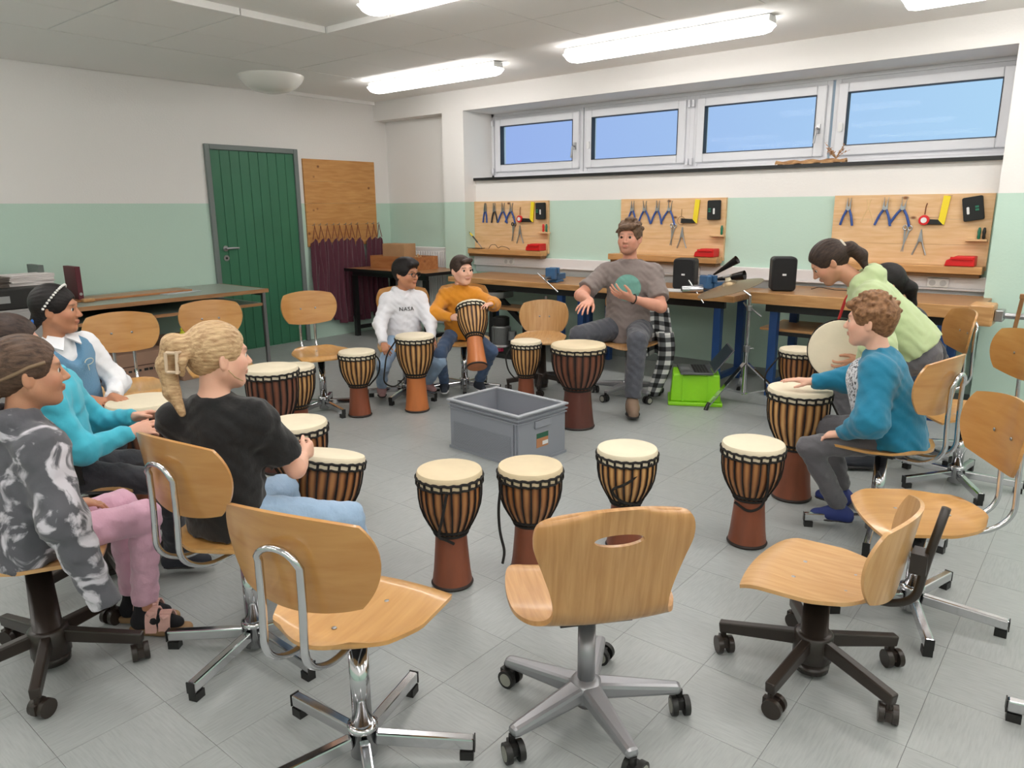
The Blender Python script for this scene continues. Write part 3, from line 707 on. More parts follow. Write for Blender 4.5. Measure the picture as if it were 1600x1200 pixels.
# type B, dark brown steel base on castors
CH['seatB'] = MB().sheet(seat_fn(.20, .40, .012), 18, 18, .012).mesh('seat', PLYL, True)
CH['backB'] = MB().sheet(back_fn(.20, .135, .07, .16, .36), 20, 14, .011).mesh('backrest', PLYL, True)
CH['barB'] = MB().tube(arc_path([(0, .0, -.03), (0, -.2, -.035), (0, -.26, .0), (0, -.275, .12), (0, -.305, .29)], .05, 6), .012, 8).mesh('back_bar', BROWNB, True)
CH['brktB'] = MB().box(-.03, .03, -.28, -.238, .09, .15).mesh('back_bracket', BROWNB)
CH['colB'] = MB().lathe([(.052, .06), (.054, .12), (.046, .13), (.034, 1), (.03, 1)], 20).mesh('column', BROWNB, True)
CH['hubB'] = MB().lathe([(.05, .05), (.058, .055), (.058, .14), (.05, .145)], 20).mesh('hub', BROWNB, True)
CH['legB'] = MB().bar((.05, 0, .115), (.285, 0, .085), .03, .045, h1=.036).mesh('leg', BROWNB)
def castor(mat):
    return (MB().cyl((0, 0, .045), (0, 0, .072), .01, n=8).box(-.024, .02, -.009, .009, .02, .05).mesh('castor', mat, False),
            MB().cyl((0, -.026, 0), (0, -.010, 0), .0285, n=20).cyl((0, .010, 0), (0, .026, 0), .0285, n=20).mesh('wheel', mat, False))
CH['castB'] = castor(BROWNB); CH['castC'] = castor(BLACKP)
CH['rimC'] = MB().cyl((0, -.0007, 0), (0, .0007, 0), .02, n=18).mesh('rim', M('grey_wheel_rim', (150, 150, 140), .5))
CH['colC'] = MB().cyl((0, 0, .1), (0, 0, 1), .025, n=20).mesh('column', SILVER, True)
CH['hubC'] = MB().lathe([(.05, .062), (.055, .07), (.05, .11), (.03, .125)], 24).mesh('hub', SILVER, True)
CH['legC'] = MB().bar((.03, 0, .092), (.275, 0, .078), .062, .05, w1=.036, h1=.03).mesh('leg', SILVER)
CH['hoodC'] = MB().cyl((0, 0, .06), (0, 0, .0625), .016, n=12).mesh('cap', SILVER)
# type C, bent plywood shell with a grip hole
prof = [(.205, -.035), (.19, -.012), (.15, 0), (.05, -.006), (-.06, -.008), (-.13, -.002), (-.175, .018), (-.2, .05), (-.215, .10), (-.232, .19), (-.25, .27), (-.262, .335), (-.268, .36)]
wid = [.09, .158, .20, .222, .222, .196, .165, .150, .154, .180, .202, .190, .13]
def interp(t, arr):
    x = t*(len(arr)-1); i = min(int(x), len(arr)-2); q = x-i
    g = lambda j: arr[max(0, min(len(arr)-1, j))]
    a, b, c_, d = g(i-1), g(i), g(i+1), g(i+2)
    return .5*((2*b) + (-a+c_)*q + (2*a-5*b+4*c_-d)*q*q + (-a+3*b-3*c_+d)*q**3)
PY = [p[0] for p in prof]; PZ = [p[1] for p in prof]
def shell_fn(u, v):
    s = 2*u-1; y = interp(v, PY); z = interp(v, PZ); w = interp(v, wid)
    dy = interp(min(1, v+.01), PY)-interp(max(0, v-.01), PY); dz = interp(min(1, v+.01), PZ)-interp(max(0, v-.01), PZ)
    n = Vector((0, -dz, dy)).normalized() * -1
    k = max(0, (v-.6)/.4)
    return (s*w, y + k*.05*s*s, z + (1-k)*.012*s*s - .028*s*s*max(0, (v-.7)/.3)), n
_o = MB().sheet(shell_fn, 24, 56, .012).build('tmp_shell', PLYL)
_c = MB().prism([(.062*math.cos(q), .017*math.sin(q)) for q in np.linspace(0, 2*PI, 32, endpoint=False)], .3, Matrix(((1,0,0,0),(0,0,-1,-.1),(0,1,0,.275),(0,0,0,1)))).build('tmp_cut', PLYL)
_b = _o.modifiers.new('b', 'BOOLEAN'); _b.operation = 'DIFFERENCE'; _b.object = _c; _b.solver = 'EXACT'
SHV = wood('veneer_shell', (196, 150, 98), (174, 126, 74), 5, (16, 1.2, 1.2), .4, .3)
CH['shell'] = eval_copy(_o); CH['shell'].name = 'shell'; CH['shell'].materials.clear(); CH['shell'].materials.append(SHV)
CH['shell'].polygons.foreach_set('use_smooth', [True]*len(CH['shell'].polygons)); CH['shell'].set_sharp_from_angle(angle=R(40))
bpy.data.objects.remove(_o); bpy.data.objects.remove(_c)
for k in ('seatA', 'backA', 'seatB', 'backB'): CH[k].set_sharp_from_angle(angle=R(45))
for k in ('castor',): pass
for a in (CH['castB'][1], CH['castC'][1]):
    a.polygons.foreach_set('use_smooth', [True]*len(a.polygons)); a.set_sharp_from_angle(angle=R(40))
GRP = 'wooden swivel chairs in the circle'
def chair(kind, x, y, yaw, sz, base, label, seed=0, bz=0):
    t = thing('swivel_chair', label, 'chair', (x, y, 0), R(yaw), GRP)
    hs = (0, 0, sz)
    if kind == 'A':
        link('seat', CH['seatA'], t, hs); link('backrest', CH['backA'], t, (0, -.235, sz+.30+bz)); tb_ = link('back_tube', CH['tubeA'], t, hs); tb_.scale = (1, 1, 1+bz/.35)
        link('seat_plate', CH['plateA'], t, hs)
        for bx, by, bz in ((-.05, .07, -.006), (.05, .07, -.006), (0, -.09, -.004)): link('bolt', CH['bolt'], t, (bx, by, sz+bz))
        for s in (-1, 1): link('bolt', CH['bolt'], t, (s*.055, -.222, sz+.30+bz), (-PI/2, 0, 0))
        c_ = link('column', CH['colA'], t); c_.scale = (1, 1, (sz-.03)); link('hub', CH['hubA'], t)
        for k in range(5):
            lg = link('leg', CH['legA'], t, None, (0, 0, R(base + 72*k - yaw))); finish(lg, bev=.005); link('glide', CH['glideA'], lg)
    elif kind == 'B':
        link('seat', CH['seatB'], t, hs); link('backrest', CH['backB'], t, (0, -.225, sz+.135)); link('back_bar', CH['barB'], t, hs); link('back_bracket', CH['brktB'], t, hs)
        link('seat_plate', CH['plateA'], t, hs)
        for bx, by in ((-.06, .06), (.06, .06), (-.06, -.09), (.06, -.09)): link('bolt', CH['bolt'], t, (bx, by, sz-.004))
        for s in (-1, 1): link('bolt', CH['bolt'], t, (s*.04, -.215, sz+.135), (-PI/2, 0, 0))
        c_ = link('column', CH['colB'], t); c_.scale = (1, 1, sz-.03); link('hub', CH['hubB'], t)
    else:
        link('shell', CH['shell'], t, hs); link('seat_plate', CH['plateA'], t, (0, 0, sz-.01))
        c_ = link('column', CH['colC'], t); c_.scale = (1, 1, sz-.04); link('hub', CH['hubC'], t)
    if kind in 'BC':
        for k in range(5):
            a = R(base + 72*k - yaw); lg = link('leg', CH['leg' + kind], t, None, (0, 0, a)); finish(lg, bev=.012 if kind == 'C' else .005)
            rr = random.Random(seed*7+k); cr = a + rr.uniform(-2, 2)
            cs = link('castor', CH['cast' + kind][0], t, (.272*math.cos(a), .272*math.sin(a), 0), (0, 0, cr))
            w = link('wheel', CH['cast' + kind][1], cs, (-.012, 0, .0285))
            if kind == 'C': [link('rim', CH['rimC'], cs, (-.012, s*.0268, .0285)) for s in (-1, 1)]
    return t
chair('B', -2.49, .68, -25, .42, -27, 'swivel chair on dark castor base under the person in the tie-dye hoodie', 1)
chair('B', -2.98, 1.06, -40, .44, -8, 'swivel chair under the person in the turquoise sweater', 2)
chair('A', -3.78, 1.18, -45, .44, 20, 'swivel chair under the person in the blue vest', 3)
chair('A', -4.42, 1.82, -112, .42, 30, 'empty beech swivel chair right beside the person in the blue vest', 4)
chair('A', -4.62, 2.50, -112, .41, 10, 'empty beech swivel chair behind the person in the black T-shirt, before the green door', 5)
chair('A', -4.38, 3.15, -108, .43, -10, 'empty beech swivel chair with chrome tubes before the aprons', 6)
chair('A', -4.2, 3.8, -132, .42, 5, 'swivel chair under the person in the white hoodie', 7)
chair('A', -3.97, 4.22, -138, .42, 25, 'swivel chair under the person in the orange sweater', 8)
chair('B', -3.5, 4.62, -150, .43, 15, 'empty beech swivel chair between the person in orange and the person in grey', 9)
chair('C', -2.84, 4.86, -152, .43, -24, 'swivel chair under the person in grey, with silver castor base', 10)
chair('A', -.84, 4.72, 118, .43, 40, 'swivel chair behind the person in the green hoodie, back against the bench', 11)
chair('A', -.70, 3.40, 78, .42, -10, 'swivel chair under the person in the teal sweater', 12)
chair('A', -.52, 4.28, 122, .40, 12, 'empty swivel chair at the right edge below the wooden vise', 13)
chair('A', -.42, 2.76, 122, .38, 4, 'empty beech swivel chair with chrome star base at the right edge', 14)
chair('B', -.58, 2.17, 92, .34, 48, 'empty light swivel chair on dark five-castor base at front right', 15)
chair('C', -1.02, 1.56, 50, .39, 186, 'empty bent plywood chair with oval grip hole at front centre', 16)
chair('A', -1.39, 1.05, 17, .44, 38, 'empty beech chair with chrome hoop and star base at front left', 17, -.06)
chair('A', -2.07, 1.15, 8, .43, 2, 'beech swivel chair with chrome hoop under the person in the black T-shirt', 18, -.045)
chair('A', .215, 2.34, 100, .44, 188, 'chair at the right picture edge, only a chrome foot showing', 19)
# ------------------------------------------------------------------ djembe drums
def stripe_mat(name, pale, mid, dark, K):
    m = M(name, pale, .5, coat=.15); n, l, b = nodes_of(m)
    tc = n.new('ShaderNodeTexCoord'); sx = n.new('ShaderNodeSeparateXYZ'); l.new(tc.outputs['Object'], sx.inputs[0])
    at = n.new('ShaderNodeMath'); at.operation = 'ARCTAN2'; l.new(sx.outputs['Y'], at.inputs[0]); l.new(sx.outputs['X'], at.inputs[1])
    mu = n.new('ShaderNodeMath'); mu.operation = 'MULTIPLY'; mu.inputs[1].default_value = K; l.new(at.outputs[0], mu.inputs[0])
    cs = n.new('ShaderNodeMath'); cs.operation = 'COSINE'; l.new(mu.outputs[0], cs.inputs[0])
    nz = n.new('ShaderNodeTexNoise'); nz.inputs['Scale'].default_value = 14; mp = n.new('ShaderNodeMapping'); mp.inputs['Scale'].default_value = (3, 3, .5)
    l.new(tc.outputs['Object'], mp.inputs[0]); l.new(mp.outputs[0], nz.inputs['Vector'])
    ad = n.new('ShaderNodeMath'); ad.operation = 'MULTIPLY_ADD'; l.new(nz.outputs['Fac'], ad.inputs[0]); ad.inputs[1].default_value = 1.5; l.new(cs.outputs[0], ad.inputs[2])
    rp = n.new('ShaderNodeValToRGB'); e = rp.color_ramp.elements
    mr = n.new('ShaderNodeMapRange'); l.new(ad.outputs[0], mr.inputs[0]); mr.inputs[1].default_value = -.4; mr.inputs[2].default_value = 1.9
    e[0].position = .05; e[0].color = srgb(*pale); e[1].position = .95; e[1].color = srgb(*dark); x = e.new(.5); x.color = srgb(*mid)
    l.new(mr.outputs[0], rp.inputs[0]); l.new(rp.outputs[0], b.inputs['Base Color']); return m
NR = 22
BOWL = {'pale': stripe_mat('striped_bowl_pale', (206, 162, 102), (160, 108, 58), (66, 36, 20), NR),
        'brown': stripe_mat('striped_bowl_brown', (168, 116, 66), (132, 80, 42), (62, 34, 20), NR),
        'dark': stripe_mat('striped_bowl_dark', (122, 72, 48), (96, 54, 38), (44, 24, 18), NR)}
FOOT = {'red': M('red_brown_drum_foot', (124, 66, 42), .45, var=(7, .16, (3, 3, .6)), coat=.15),
        'orange': M('orange_drum_foot', (184, 108, 56), .45, var=(7, .12, (3, 3, .6)), coat=.15),
        'dark': M('dark_drum_foot', (88, 46, 36), .45, var=(7, .12, (3, 3, .6)), coat=.15)}
SKIN_D = M('goat_skin_head', (226, 214, 188), .6, var=(5, .07), bump=(40, .1))
SKIN_T = M('tan_goat_skin_head', (216, 198, 164), .6, var=(4, .12), bump=(40, .1))
ROPE = M('black_rope', (26, 22, 20), .8, bump=(300, .4))
def ring(mb, r, z, tr, wav=0, nw=0, n=72):
    mb.tube([((r+0*wav)*math.cos(a), r*math.sin(a), z+wav*math.sin(nw*a)) for a in np.linspace(0, 2*PI, n, endpoint=False)], tr, 6, closed=True)
    return mb
def prof_r(R_, h):
    wr, br = .49*R_, .62*R_
    pts = [(.94*R_, h-.035), (.955*R_, h*.86), (.945*R_, h*.78), (.90*R_, h*.70), (.80*R_, h*.62), (.66*R_, h*.545), (.53*R_, h*.49), (wr, h*.46)]
    foot = [(wr, h*.46), (wr*1.0, h*.42), (wr*1.04, h*.34), (wr*1.1, h*.24), (wr*1.17, h*.13), (br, h*.04), (br*1.01, .012), (br*.96, 0)]
    return pts, foot
def drum(x, y, h, R_, kind, foot, label, spin=0.0, base=None, head=None, skin=None, cord=None, parts=True):
    if base is None: t = thing('djembe', label, 'drum', (x, y, 0), spin, 'djembe drums')
    else:
        t = thing('djembe', label, 'drum', base, 0, 'djembe drums')
        d = (Vector(head)-Vector(base)).normalized(); q = Vector((0, 0, 1)).rotation_difference(d)
        t.rotation_mode = 'QUATERNION'; t.rotation_quaternion = q @ Matrix.Rotation(spin, 3, 'Z').to_quaternion()
    bp, fp = prof_r(R_, h)
    MB().lathe(list(reversed(bp)), 40).build('bowl', BOWL[kind], t, smooth=True)
    MB().lathe([(fp[-1][0], 0)] + [(r, z) for r, z in reversed(fp[:-1])], 36).build('foot', FOOT[foot], t, smooth=True)
    ring(MB(), fp[-2][0]-.004, .009, .0085, n=40).build('foot_band', M('dark_foot_band', (40, 30, 26), .6), t, smooth=True)
    sk = [(R_*.99, h-.052), (R_*1.0, h-.03), (R_*1.0, h-.012), (R_*.97, h-.003), (R_*.90, h), (R_*.5, h-.001), (.002, h-.002)]
    MB().lathe(sk, 48).build('drum_head', skin or SKIN_D, t, smooth=True)
    ring(MB(), R_*1.015, h-.026, .0055, .0022, NR).build('rope_ring', ROPE, t, smooth=True)
    ring(MB(), R_*1.005, h-.050, .0048, .002, NR).build('rope_ring', ROPE, t, smooth=True)
    ring(MB(), .56*R_, h*.50, .0075, 0, 0, 36).build('waist_ring', ROPE, t, smooth=True)
    ring(MB(), .515*R_, h*.462, .0055, 0, 0, 36).build('waist_ring', ROPE, t, smooth=True)
    lac = MB()
    for k in range(NR):
        a0 = 2*PI*k/NR; b0 = a0 + PI/NR*.25
        pts = []
        for i, (r, z) in enumerate(bp[:-1]):
            a = a0 + (b0-a0)*i/6; pts.append(((r+.003)*math.cos(a), (r+.003)*math.sin(a), z))
        lac.tube([(R_*1.01*math.cos(a0), R_*1.01*math.sin(a0), h-.045)] + pts, .0028, 5)
        lac.bar((R_*1.012*math.cos(a0), R_*1.012*math.sin(a0), h-.026), (R_*1.012*math.cos(a0), R_*1.012*math.sin(a0), h-.05), .008, .008, (math.cos(a0), math.sin(a0), 0))
    o = lac.build('rope_lacing', ROPE, t, smooth=True); o['kind'] = 'stuff'
    if cord:
        ca = math.atan2(-y, -x) + PI/2 - spin
        cord = [(a*math.cos(ca)-b*math.sin(ca), a*math.sin(ca)+b*math.cos(ca), c_) for a, b, c_ in cord]
        MB().tube(arc_path(cord, .05), .0055, 6).build('carry_cord', ROPE, t, smooth=True)
    return t
drum(-3.35, 1.43, .60, .155, 'dark', 'red', 'djembe in front of the person in the blue vest, partly hidden')
drum(-3.52, 2.20, .60, .145, 'dark', 'dark', 'large dark djembe right behind the person in the black T-shirt')
drum(-3.86, 2.58, .50, .118, 'pale', 'red', 'small striped djembe half hidden behind the large dark one')
drum(-4.06, 3.22, .47, .128, 'pale', 'red', 'small striped djembe beside the empty chair with chrome tubes', .1, cord=[(.12, .05, .43), (.16, .06, .38), (.15, .06, .28), (.07, .04, .2)])
drum(-3.83, 3.56, .56, .138, 'pale', 'orange', 'djembe with pale stripes standing before the person in the white hoodie', .15, cord=[(-.13, -.05, .53), (-.2, -.1, .44), (-.23, -.12, .24), (-.15, -.1, .2), (-.08, -.05, .26)])
drum(-3.26, 4.12, .50, .112, 'pale', 'red', 'small djembe standing left of the big dark drum', .2, cord=[(-.1, -.04, .46), (-.15, -.06, .4), (-.13, -.05, .28), (-.06, -.02, .2)])
drum(-2.68, 3.94, .565, .18, 'dark', 'dark', 'big dark djembe in front of the person in grey', .05, skin=SKIN_T)
drum(-2.80, 1.85, .50, .142, 'brown', 'red', 'djembe with cream head standing right behind the person in the black T-shirt', .1)
drum(-1.86, 1.88, .475, .125, 'brown', 'red', 'brown djembe with hanging braided cord at front, left of the pair', .1, skin=SKIN_T, cord=[(-.01, -.122, .43), (-.03, -.13, .33), (-.05, -.12, .25), (-.02, -.08, .22), (.01, -.075, .20)])
drum(-1.69, 2.16, .45, .128, 'brown', 'red', 'brown djembe in front of the chair with grip hole', .25, skin=SKIN_T, cord=[(-.11, -.07, .41), (-.125, -.08, .3), (-.12, -.085, .2), (-.10, -.09, .12), (-.11, -.09, .07)])
drum(-1.50, 2.58, .45, .127, 'pale', 'red', 'pale striped djembe with slack cord, behind the plywood chair', .0, cord=[(.10, -.075, .41), (.0, -.13, .33), (-.07, -.11, .30), (-.02, -.10, .24), (.06, -.07, .22)])
drum(-1.10, 2.94, .46, .130, 'brown', 'red', 'brown djembe standing left of the two low chairs on the right', .2, cord=[(.06, -.11, .41), (.07, -.11, .3), (.05, -.08, .2), (.0, -.075, .17), (-.06, -.05, .2)])
drum(-1.13, 3.58, .57, .150, 'pale', 'red', 'tall djembe under the hand of the person in teal', .1, cord=[(.13, .05, .53), (.2, .05, .4), (.17, .04, .27), (.07, .02, .24)])
drum(-1.56, 4.86, .52, .125, 'brown', 'red', 'djembe standing behind, next to the blue bench legs', .1, cord=[(-.11, -.05, .48), (-.2, -.12, .36), (-.18, -.1, .2), (-.06, -.03, .2)])
# ------------------------------------------------------------------ crate, green box, laptop
GREY = M('grey_crate_plastic', (138, 142, 150), .5)
t = thing('storage_crate', 'open grey plastic crate standing in the middle of the circle', 'crate', (-2.74, 3.275, 0), R(-5))
cw, cd, chh = .575, .40, .31
MB().box(-cw/2+.012, cw/2-.012, -cd/2+.012, cd/2-.012, .004, .012).build('bottom', GREY, t)
for nm, b in (('front_wall', (-cw/2, cw/2, -cd/2, -cd/2+.01)), ('back_wall', (-cw/2, cw/2, cd/2-.01, cd/2)), ('left_wall', (-cw/2, -cw/2+.01, -cd/2+.0105, cd/2-.0105)), ('right_wall', (cw/2-.01, cw/2, -cd/2+.0105, cd/2-.0105))):
    MB().box(*b, .0125, chh-.012).build(nm, GREY, t)
def rimring(z0, z1, o, i=.012):
    mb = MB(); a, b = cw/2+o, cd/2+o
    mb.box(-a, a, -b, -cd/2+i, z0, z1); mb.box(-a, a, cd/2-i, b, z0, z1); mb.box(-a, -cw/2+i, -cd/2+i, cd/2-i, z0, z1); mb.box(cw/2-i, a, -cd/2+i, cd/2-i, z0, z1); return mb
rimring(chh-.0118, chh, .016).build('rim', M('light_grey_rim', (160, 164, 170), .45), t, bev=.003)
rimring(chh-.036, chh-.028, .012, -.0005).build('rim_rib', GREY, t)
rimring(chh-.056, chh-.050, .009, -.0005).build('rim_rib', GREY, t)
rimring(.0, .016, .008, .011).build('foot_rib', GREY, t)
for k in range(13):
    z = .04 + k*.0105
    MB().box(-cw/2+.03, cw/2-.06, -cd/2-.003, -cd/2-.0003, z, z+.005).build('front_rib', GREY, t)
for x in (cw/2-.04, cw/2-.02): MB().box(x, x+.008, -cd/2-.008, -cd/2-.0003, .017, chh-.057).build('corner_rib', GREY, t)
for s in (-1, 1):
    MB().box(s*(cw/2+.0003), s*(cw/2+.012), -.07, .07, .205, .2495).build('grip', GREY, t, bev=.004) if s > 0 else MB().box(-cw/2-.012, -cw/2-.0003, -.07, .07, .205, .2495).build('grip', GREY, t, bev=.004)
st = MB().box(cw/2+.0003, cw/2+.0012, -.05, .05, .085, .17).build('sticker', M('sticker_orange', (178, 122, 82), .5), t)
MB().box(cw/2+.0013, cw/2+.0018, -.05, .05, .14, .17).build('sticker_top', M('sticker_green', (34, 92, 68), .5), st)
MB().box(cw/2+.0013, cw/2+.0018, .0, .048, .095, .118).build('sticker_field', WHITEP, st)
o = thing('red_ball', 'small red ball lying in the grey crate', 'ball', (-2.83, 3.36, .0125))
MB().lathe([(.002, 0), (.03, .008), (.045, .03), (.048, .048), (.045, .066), (.03, .088), (.002, .096)], 20).build('ball', RED, o, smooth=True)
MB().box(-.02, .02, -.046, -.044, .035, .06).build('white_mark', WHITEP, o)
for k, (x, y, a) in enumerate(((-2.66, 3.3, .4), (-2.72, 3.18, 1.2))):
    o = thing('drum_stick', ('longer' if k == 0 else 'shorter') + ' wooden drum stick lying in the grey crate', 'drum stick', (x, y, .024), a)
    MB().lathe([(.004, -.17), (.009, -.165), (.0095, .1), (.006, .16), (.008, .17), (.003, .18)], 10, TR(0, 0, 0, PI/2)).build('stick', BENCHE, o, smooth=True)

LIME = M('lime_green_plastic', (142, 214, 28), .4)
t = thing('lime_box', 'lime green plastic box upside down carrying the laptop', 'box', (-2.355, 5.02, 0), R(28))
def frus(mb, w0, d0, w1, d1, z0, z1):
    v = [(-w0/2,-d0/2,z0),(w0/2,-d0/2,z0),(w0/2,d0/2,z0),(-w0/2,d0/2,z0),(-w1/2,-d1/2,z1),(w1/2,-d1/2,z1),(w1/2,d1/2,z1),(-w1/2,d1/2,z1)]
    return mb.add(v, [(3,2,1,0),(4,5,6,7),(0,1,5,4),(1,2,6,5),(2,3,7,6),(3,0,4,7)])
frus(MB(), .36, .28, .335, .255, .03, .235).build('body', LIME, t, bev=.012)
MB().box(-.195, .195, -.155, .155, 0, .0295).build('rim', LIME, t, bev=.008)
for x in (-.09, .09): MB().bar((x, -.142, .031), (x, -.132, .225), .012, .008, (0, 1, 0)).build('rib', LIME, t)
t = thing('laptop', 'open grey laptop standing on the lime green box', 'laptop', (-2.36, 5.02, .2355), R(-58))
LG = M('laptop_grey', (96, 98, 100), .4, .4)
MB().box(-.16, .16, -.12, .115, .002, .018).build('base', LG, t, bev=.004)
for r_ in range(5):
    for k in range(12):
        MB().box(-.138+k*.023, -.119+k*.023, -.02+r_*.022, -.002+r_*.022, .0181, .0195).build('key', BLACKP, t)
MB().box(-.05, .05, -.105, -.04, .0181, .0188).build('touchpad', M('touchpad_grey', (110, 112, 114), .35), t)
scm = Matrix.Translation((0, -.0 + .118, .018)) @ Matrix.Rotation(R(-38), 4, 'X')
MB().box(-.16, .16, -.003, .005, .0, .215, scm).build('lid', LG, t, bev=.003)
MB().box(-.15, .15, -.0042, -.0032, .012, .205, scm).build('screen', M('dark_screen', (44, 52, 66), .15), t)

# ------------------------------------------------------------------ cymbal on its stand
t = thing('cymbal_stand', 'chrome tripod cymbal stand beside the lime green box', 'stand', (-2.055, 5.22, 0))
MB().cyl((0, 0, .06), (0, 0, .42), .017, n=12).build('lower_tube', CHROME, t, smooth=True)
MB().cyl((0, 0, .4), (0, 0, .80), .0125, n=12).build('upper_tube', CHROME, t, smooth=True)
MB().cyl((0, 0, .385), (0, 0, .43), .026, n=14).cyl((.015, 0, .41), (.05, 0, .415), .006, n=8).build('clamp', STEEL, t, smooth=True)
MB().cyl((0, 0, .69), (0, 0, .725), .022, n=14).cyl((-.015, 0, .71), (-.05, .01, .745), .006, n=8).cyl((.01, 0, .71), (.10, -.02, .655), .006, n=8).build('tilter', STEEL, t, smooth=True)
for a, L in ((R(252), .38), (R(118), .36), (R(0), .36)):
    dx, dy = math.cos(a), math.sin(a)
    lg = MB().bar((dx*.015, dy*.015, .30), (dx*L, dy*L, .03), .03, .010).build('leg', CHROME, t)
    MB().bar((dx*.015, dy*.015, .07), (dx*L*.62, dy*L*.62, .135), .022, .008).build('brace', CHROME, lg)
    MB().cyl((dx*(L-.012), dy*(L-.012), .05), (dx*(L+.022), dy*(L+.022), .0), .014, .016, n=10).build('rubber_foot', BLACKP, lg, smooth=True)
MB().cyl((0, 0, .8), (-.11, -.09, .90), .006, n=8).build('rod', CHROME, t, smooth=True)
t = thing('cymbal', 'large dull bronze cymbal tilted on the chrome stand', 'cymbal', (-2.17, 5.13, .85))
t.rotation_euler = (R(10), R(-14), 0)
MB().lathe([(.235, 0), (.236, .002), (.15, .02), (.06, .033), (.045, .05), (.02, .06), (.008, .061), (.0085, .058), (.04, .046), (.058, .03), (.15, .017), (.232, -.001)], 48).build('bronze_disc', M('dull_bronze', (150, 132, 104), .38, .85, bump=(3, .15, (1, 1, 40))), t, smooth=True)
MB().cyl((0, 0, .06), (0, 0, .085), .022, .018, n=14).build('felt', M('pale_felt', (214, 204, 180), .9), t, smooth=True)
MB().box(-.03, .03, -.018, .018, .0855, .10).build('wing_nut', STEEL, t, bev=.004)

# ------------------------------------------------------------------ loudspeakers and bells on the benches
def speaker(x, y, z, rz, label):
    t = thing('loudspeaker', label, 'loudspeaker', (x, y, z), rz, 'black loudspeakers')
    SB = M('speaker_black', (32, 32, 34), .55, bump=(400, .1))
    MB().prism(rrect(.18, .255, .03), .15, Matrix(((1,0,0,0),(0,0,-1,.085),(0,1,0,.1275),(0,0,0,1)))).build('cabinet', SB, t, bev=.012)
    MB().prism(rrect(.165, .24, .025), .008, Matrix(((1,0,0,0),(0,0,-1,-.0655),(0,1,0,.1275),(0,0,0,1)))).build('front_grille', M('speaker_grille', (24, 24, 26), .8, bump=(900, .5)), t, bev=.004)
    MB().box(-.014, .014, -.0755, -.0737, .118, .132).build('badge', WHITEP, t)
speaker(-2.80, 5.68, .761, R(12), 'black loudspeaker standing on the bench right behind the person in grey')
speaker(-1.985, 5.66, .801, R(28), 'black loudspeaker on the right bench beside the person in green')
CONE = M('dark_bell_metal', (60, 58, 58), .3, .9)
t = thing('double_bell', 'black and chrome double cone bell leaning on the blue vise', 'bell', (-2.60, 5.70, .86))
MB().lathe([(.004, 0), (.008, .02), (.032, .24), (.034, .245), (.030, .24), (.006, .02), (.002, .004)], 20, TR(.02, .02, .02, 0, R(56), 0)).build('upper_cone', CONE, t, smooth=True)
MB().lathe([(.005, 0), (.010, .02), (.037, .26), (.039, .265), (.034, .26), (.008, .02), (.003, .004)], 20, TR(.04, .0, -.012, 0, R(79), 0)).build('lower_cone', CONE, t, smooth=True)
MB().tube(arc_path([(.03, .02, .026), (-.03, .02, -.01), (-.06, .015, -.06), (-.04, .01, -.085), (.05, .0, -.01)], .04), .005, 8).build('connecting_rod', STEEL, t, smooth=True)
t = thing('steel_shaker', 'polished steel shaker tube lying on the bench before the vise', 'shaker', (-2.62, 5.46, .79), R(28))
MB().lathe([(.01, -.09), (.026, -.085), (.028, -.06), (.028, .06), (.024, .08), (.005, .088)], 20, TR(0, 0, 0, 0, PI/2, 0)).build('tube', CHROME, t, smooth=True)
MB().cyl((-.0905, 0, 0), (-.094, 0, 0), .018, n=16).build('end_cap', BLACKP, t)
o = tag(MB().box(-.15, .15, -.1, .1, 0, .006).build('white_papers', WHITEP, loc=(-2.85, 5.52, .7612), rot=(0, 0, .1)), 'white papers on the bench edge beside the person in grey', 'papers')

# ------------------------------------------------------------------ machine under the left bench
t = thing('grinding_machine', 'black framed machine with steel dish under the long bench', 'machine', (-4.65, 5.60, 0))
MB().lathe([(.19, .565), (.205, .57), (.205, .63), (.17, .645), (.16, .632), (.01, .63)], 32, TR(-.2, 0, 0)).build('steel_dish', STEEL, t, smooth=True)
MB().bar((-.2, 0, .565), (-.23, 0, .0), .05, .05).build('leg', BLACKM, t)
MB().bar((-.1, -.01, .56), (.2, -.01, .33), .045, .05).build('diagonal_arm', BLACKM, t)
MB().bar((.22, 0, .46), (.22, 0, .0), .05, .05).build('leg', BLACKM, t)
MB().prism([(-.06, -.13), (.30, -.13), (.46, .0), (.30, .1), (-.06, .1)], .03, TR(0, 0, .465)).build('wooden_plate', BENCH, t, bev=.003)
MB().lathe([(.085, .12), (.09, .13), (.09, .29), (.08, .30)], 28, TR(-.03, -.08, 0)).build('motor', M('grey_motor', (128, 130, 130), .4, .6), t, smooth=True)
for k in range(18):
    a = 2*PI*k/18
    MB().box(.0895, .096, -.005, .005, .135, .285, TR(-.03, -.08, 0, 0, 0, a)).build('cooling_fin', MATS['grey_motor'], t)
MB().lathe([(.08, .301), (.085, .31), (.083, .38), (.06, .392)], 24, TR(-.03, -.08, 0)).build('motor_cap', BLACKP, t, smooth=True)
MB().lathe([(.11, .09), (.115, .1), (.11, .119)], 24, TR(-.03, -.08, 0)).build('motor_flange', STEEL, t, smooth=True)
MB().cyl((.13, -.1, .17), (.13, -.1, .26), .04, n=16).build('capacitor', STEEL, t, smooth=True)
MB().box(-.25, .25, -.2, .1, .0, .05).build('base', BLACKM, t)
MB().bar((-.3, -.2, .03), (.1, -.22, .09), .03, .03).build('red_pedal', M('dark_red_enamel', (150, 30, 60), .4), t)

